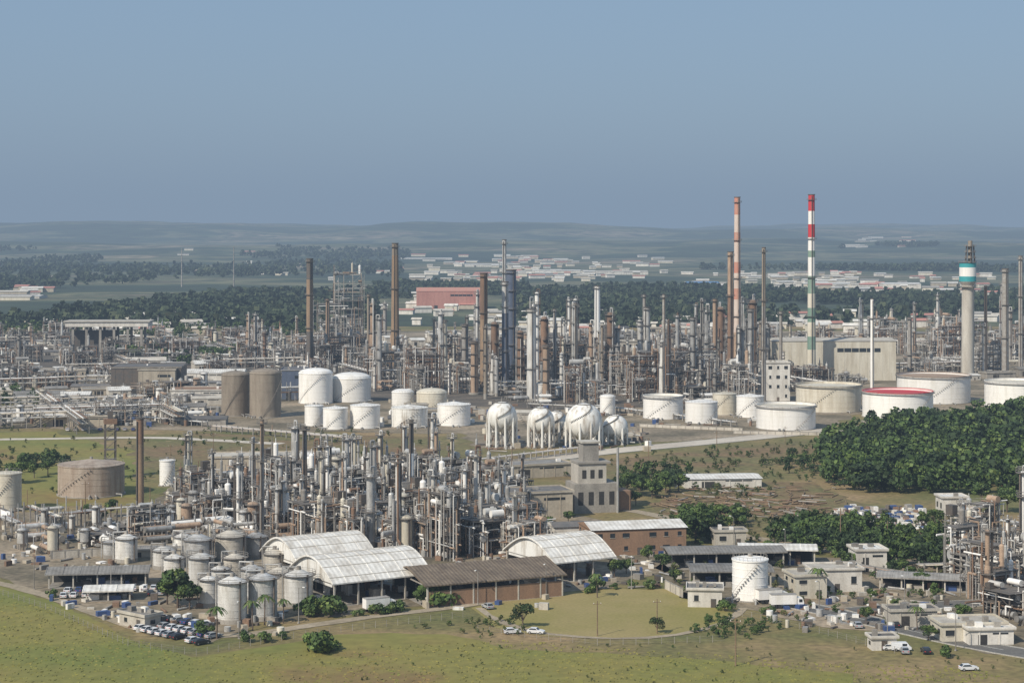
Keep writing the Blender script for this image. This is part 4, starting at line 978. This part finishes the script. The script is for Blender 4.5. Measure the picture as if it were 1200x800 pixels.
for (name,u0,u1,v0,v1,n) in (('stored_material_pile',60,330,690,745,150),('stored_material_pile',560,800,620,690,160),('stored_material_pile',900,1120,690,740,130),('stored_material_pile',0,150,615,670,120),('stored_material_pile',0,260,440,500,300),('stored_material_pile',330,640,640,715,120),('stored_material_pile',560,760,505,530,90),('stored_material_pile',430,900,470,500,160)):
    b=MB()
    for i in range(n):
        u=R.uniform(u0,u1); v=R.uniform(v0,v1)
        if u<180 and v>700+ (u-40)*.35: continue
        x,y=G(u,v); k=1 if v>550 else 1.6; t=R.random()
        if t<.6: b.box(x,y,0,R.uniform(.6,3)*k,R.uniform(.6,2)*k,R.uniform(.4,1.8)*k,R.choice(['white_paint','steel_lt','rust','steel_dk','car_blue','concrete_lt','white_stained','wall_beige']),R.uniform(0,3))
        elif t<.85: b.cyl(x,y,0,R.uniform(.3,1)*k,R.uniform(.8,2)*k,R.choice(['silver','rust','white_paint','cream_paint']),seg=8)
        else:
            a=R.uniform(0,3); b.tube((x,y,.4),(x+5*k*math.cos(a),y+5*k*math.sin(a),.4),.3,R.choice(['silver','rust','concrete']),6)
    put(name,b,0,0)

# ---------------------------------------------------------------- haze
b=MB(); b.box(0,16000,-60,60000,44000,460,'concrete'); me=b.mesh('sky_haze'); me.materials.clear()
hm=bpy.data.materials.new('emissive_haze'); hm.use_nodes=True; nt=hm.node_tree; nt.nodes.clear()
o=nt.nodes.new('ShaderNodeOutputMaterial'); ab=nt.nodes.new('ShaderNodeVolumeAbsorption'); em=nt.nodes.new('ShaderNodeEmission'); ad=nt.nodes.new('ShaderNodeAddShader')
sig=1/9000
ab.inputs['Color'].default_value=(0,0,0,1); ab.inputs['Density'].default_value=sig
em.inputs['Color'].default_value=(0.235,0.315,0.42,1); em.inputs['Strength'].default_value=sig  # haze brightness is emitted by the volume, in place of scattered sunlight
nt.links.new(ab.outputs[0],ad.inputs[0]); nt.links.new(em.outputs[0],ad.inputs[1]); nt.links.new(ad.outputs[0],o.inputs['Volume'])
me.materials.append(hm); put('sky_haze',me,0,0)

# ---------------------------------------------------------------- light, sky, camera
el=math.radians(40); az=math.radians(222)
sd=Vector((math.sin(az)*math.cos(el),math.cos(az)*math.cos(el),math.sin(el)))
l=bpy.data.lights.new('sun','SUN'); l.energy=4.5; l.angle=math.radians(.5); l.color=(1,.93,.81)
lo=bpy.data.objects.new('sun',l); lo.rotation_euler=sd.to_track_quat('Z','Y').to_euler(); lo.location=(0,0,300); scene.collection.objects.link(lo)
w=bpy.data.worlds.new('World'); scene.world=w; w.use_nodes=True; nt=w.node_tree; bg=nt.nodes['Background']
sk=nt.nodes.new('ShaderNodeTexSky'); sk.sky_type='NISHITA'; sk.sun_disc=False; sk.sun_elevation=el; sk.sun_rotation=az; sk.dust_density=2.0; sk.altitude=100
vm=nt.nodes.new('ShaderNodeVectorMath'); vm.operation='MULTIPLY_ADD'; vm.inputs[1].default_value=(.35,.35,.35); vm.inputs[2].default_value=(1.6,2.5,3.75)
nt.links.new(sk.outputs[0],vm.inputs[0]); nt.links.new(vm.outputs[0],bg.inputs['Color']); bg.inputs['Strength'].default_value=.1
c=bpy.data.cameras.new('camera'); co=bpy.data.objects.new('camera',c); scene.collection.objects.link(co); scene.camera=co
co.location=(0,0,H); co.rotation_euler=(math.pi/2,0,0); c.sensor_width=36; c.lens=36*F/1200; c.shift_y=-(400-Y0)/1200; c.clip_start=1; c.clip_end=60000
scene.view_settings.view_transform='Standard'; scene.view_settings.look='None'; scene.view_settings.exposure=0
print('objects',len(bpy.data.objects))
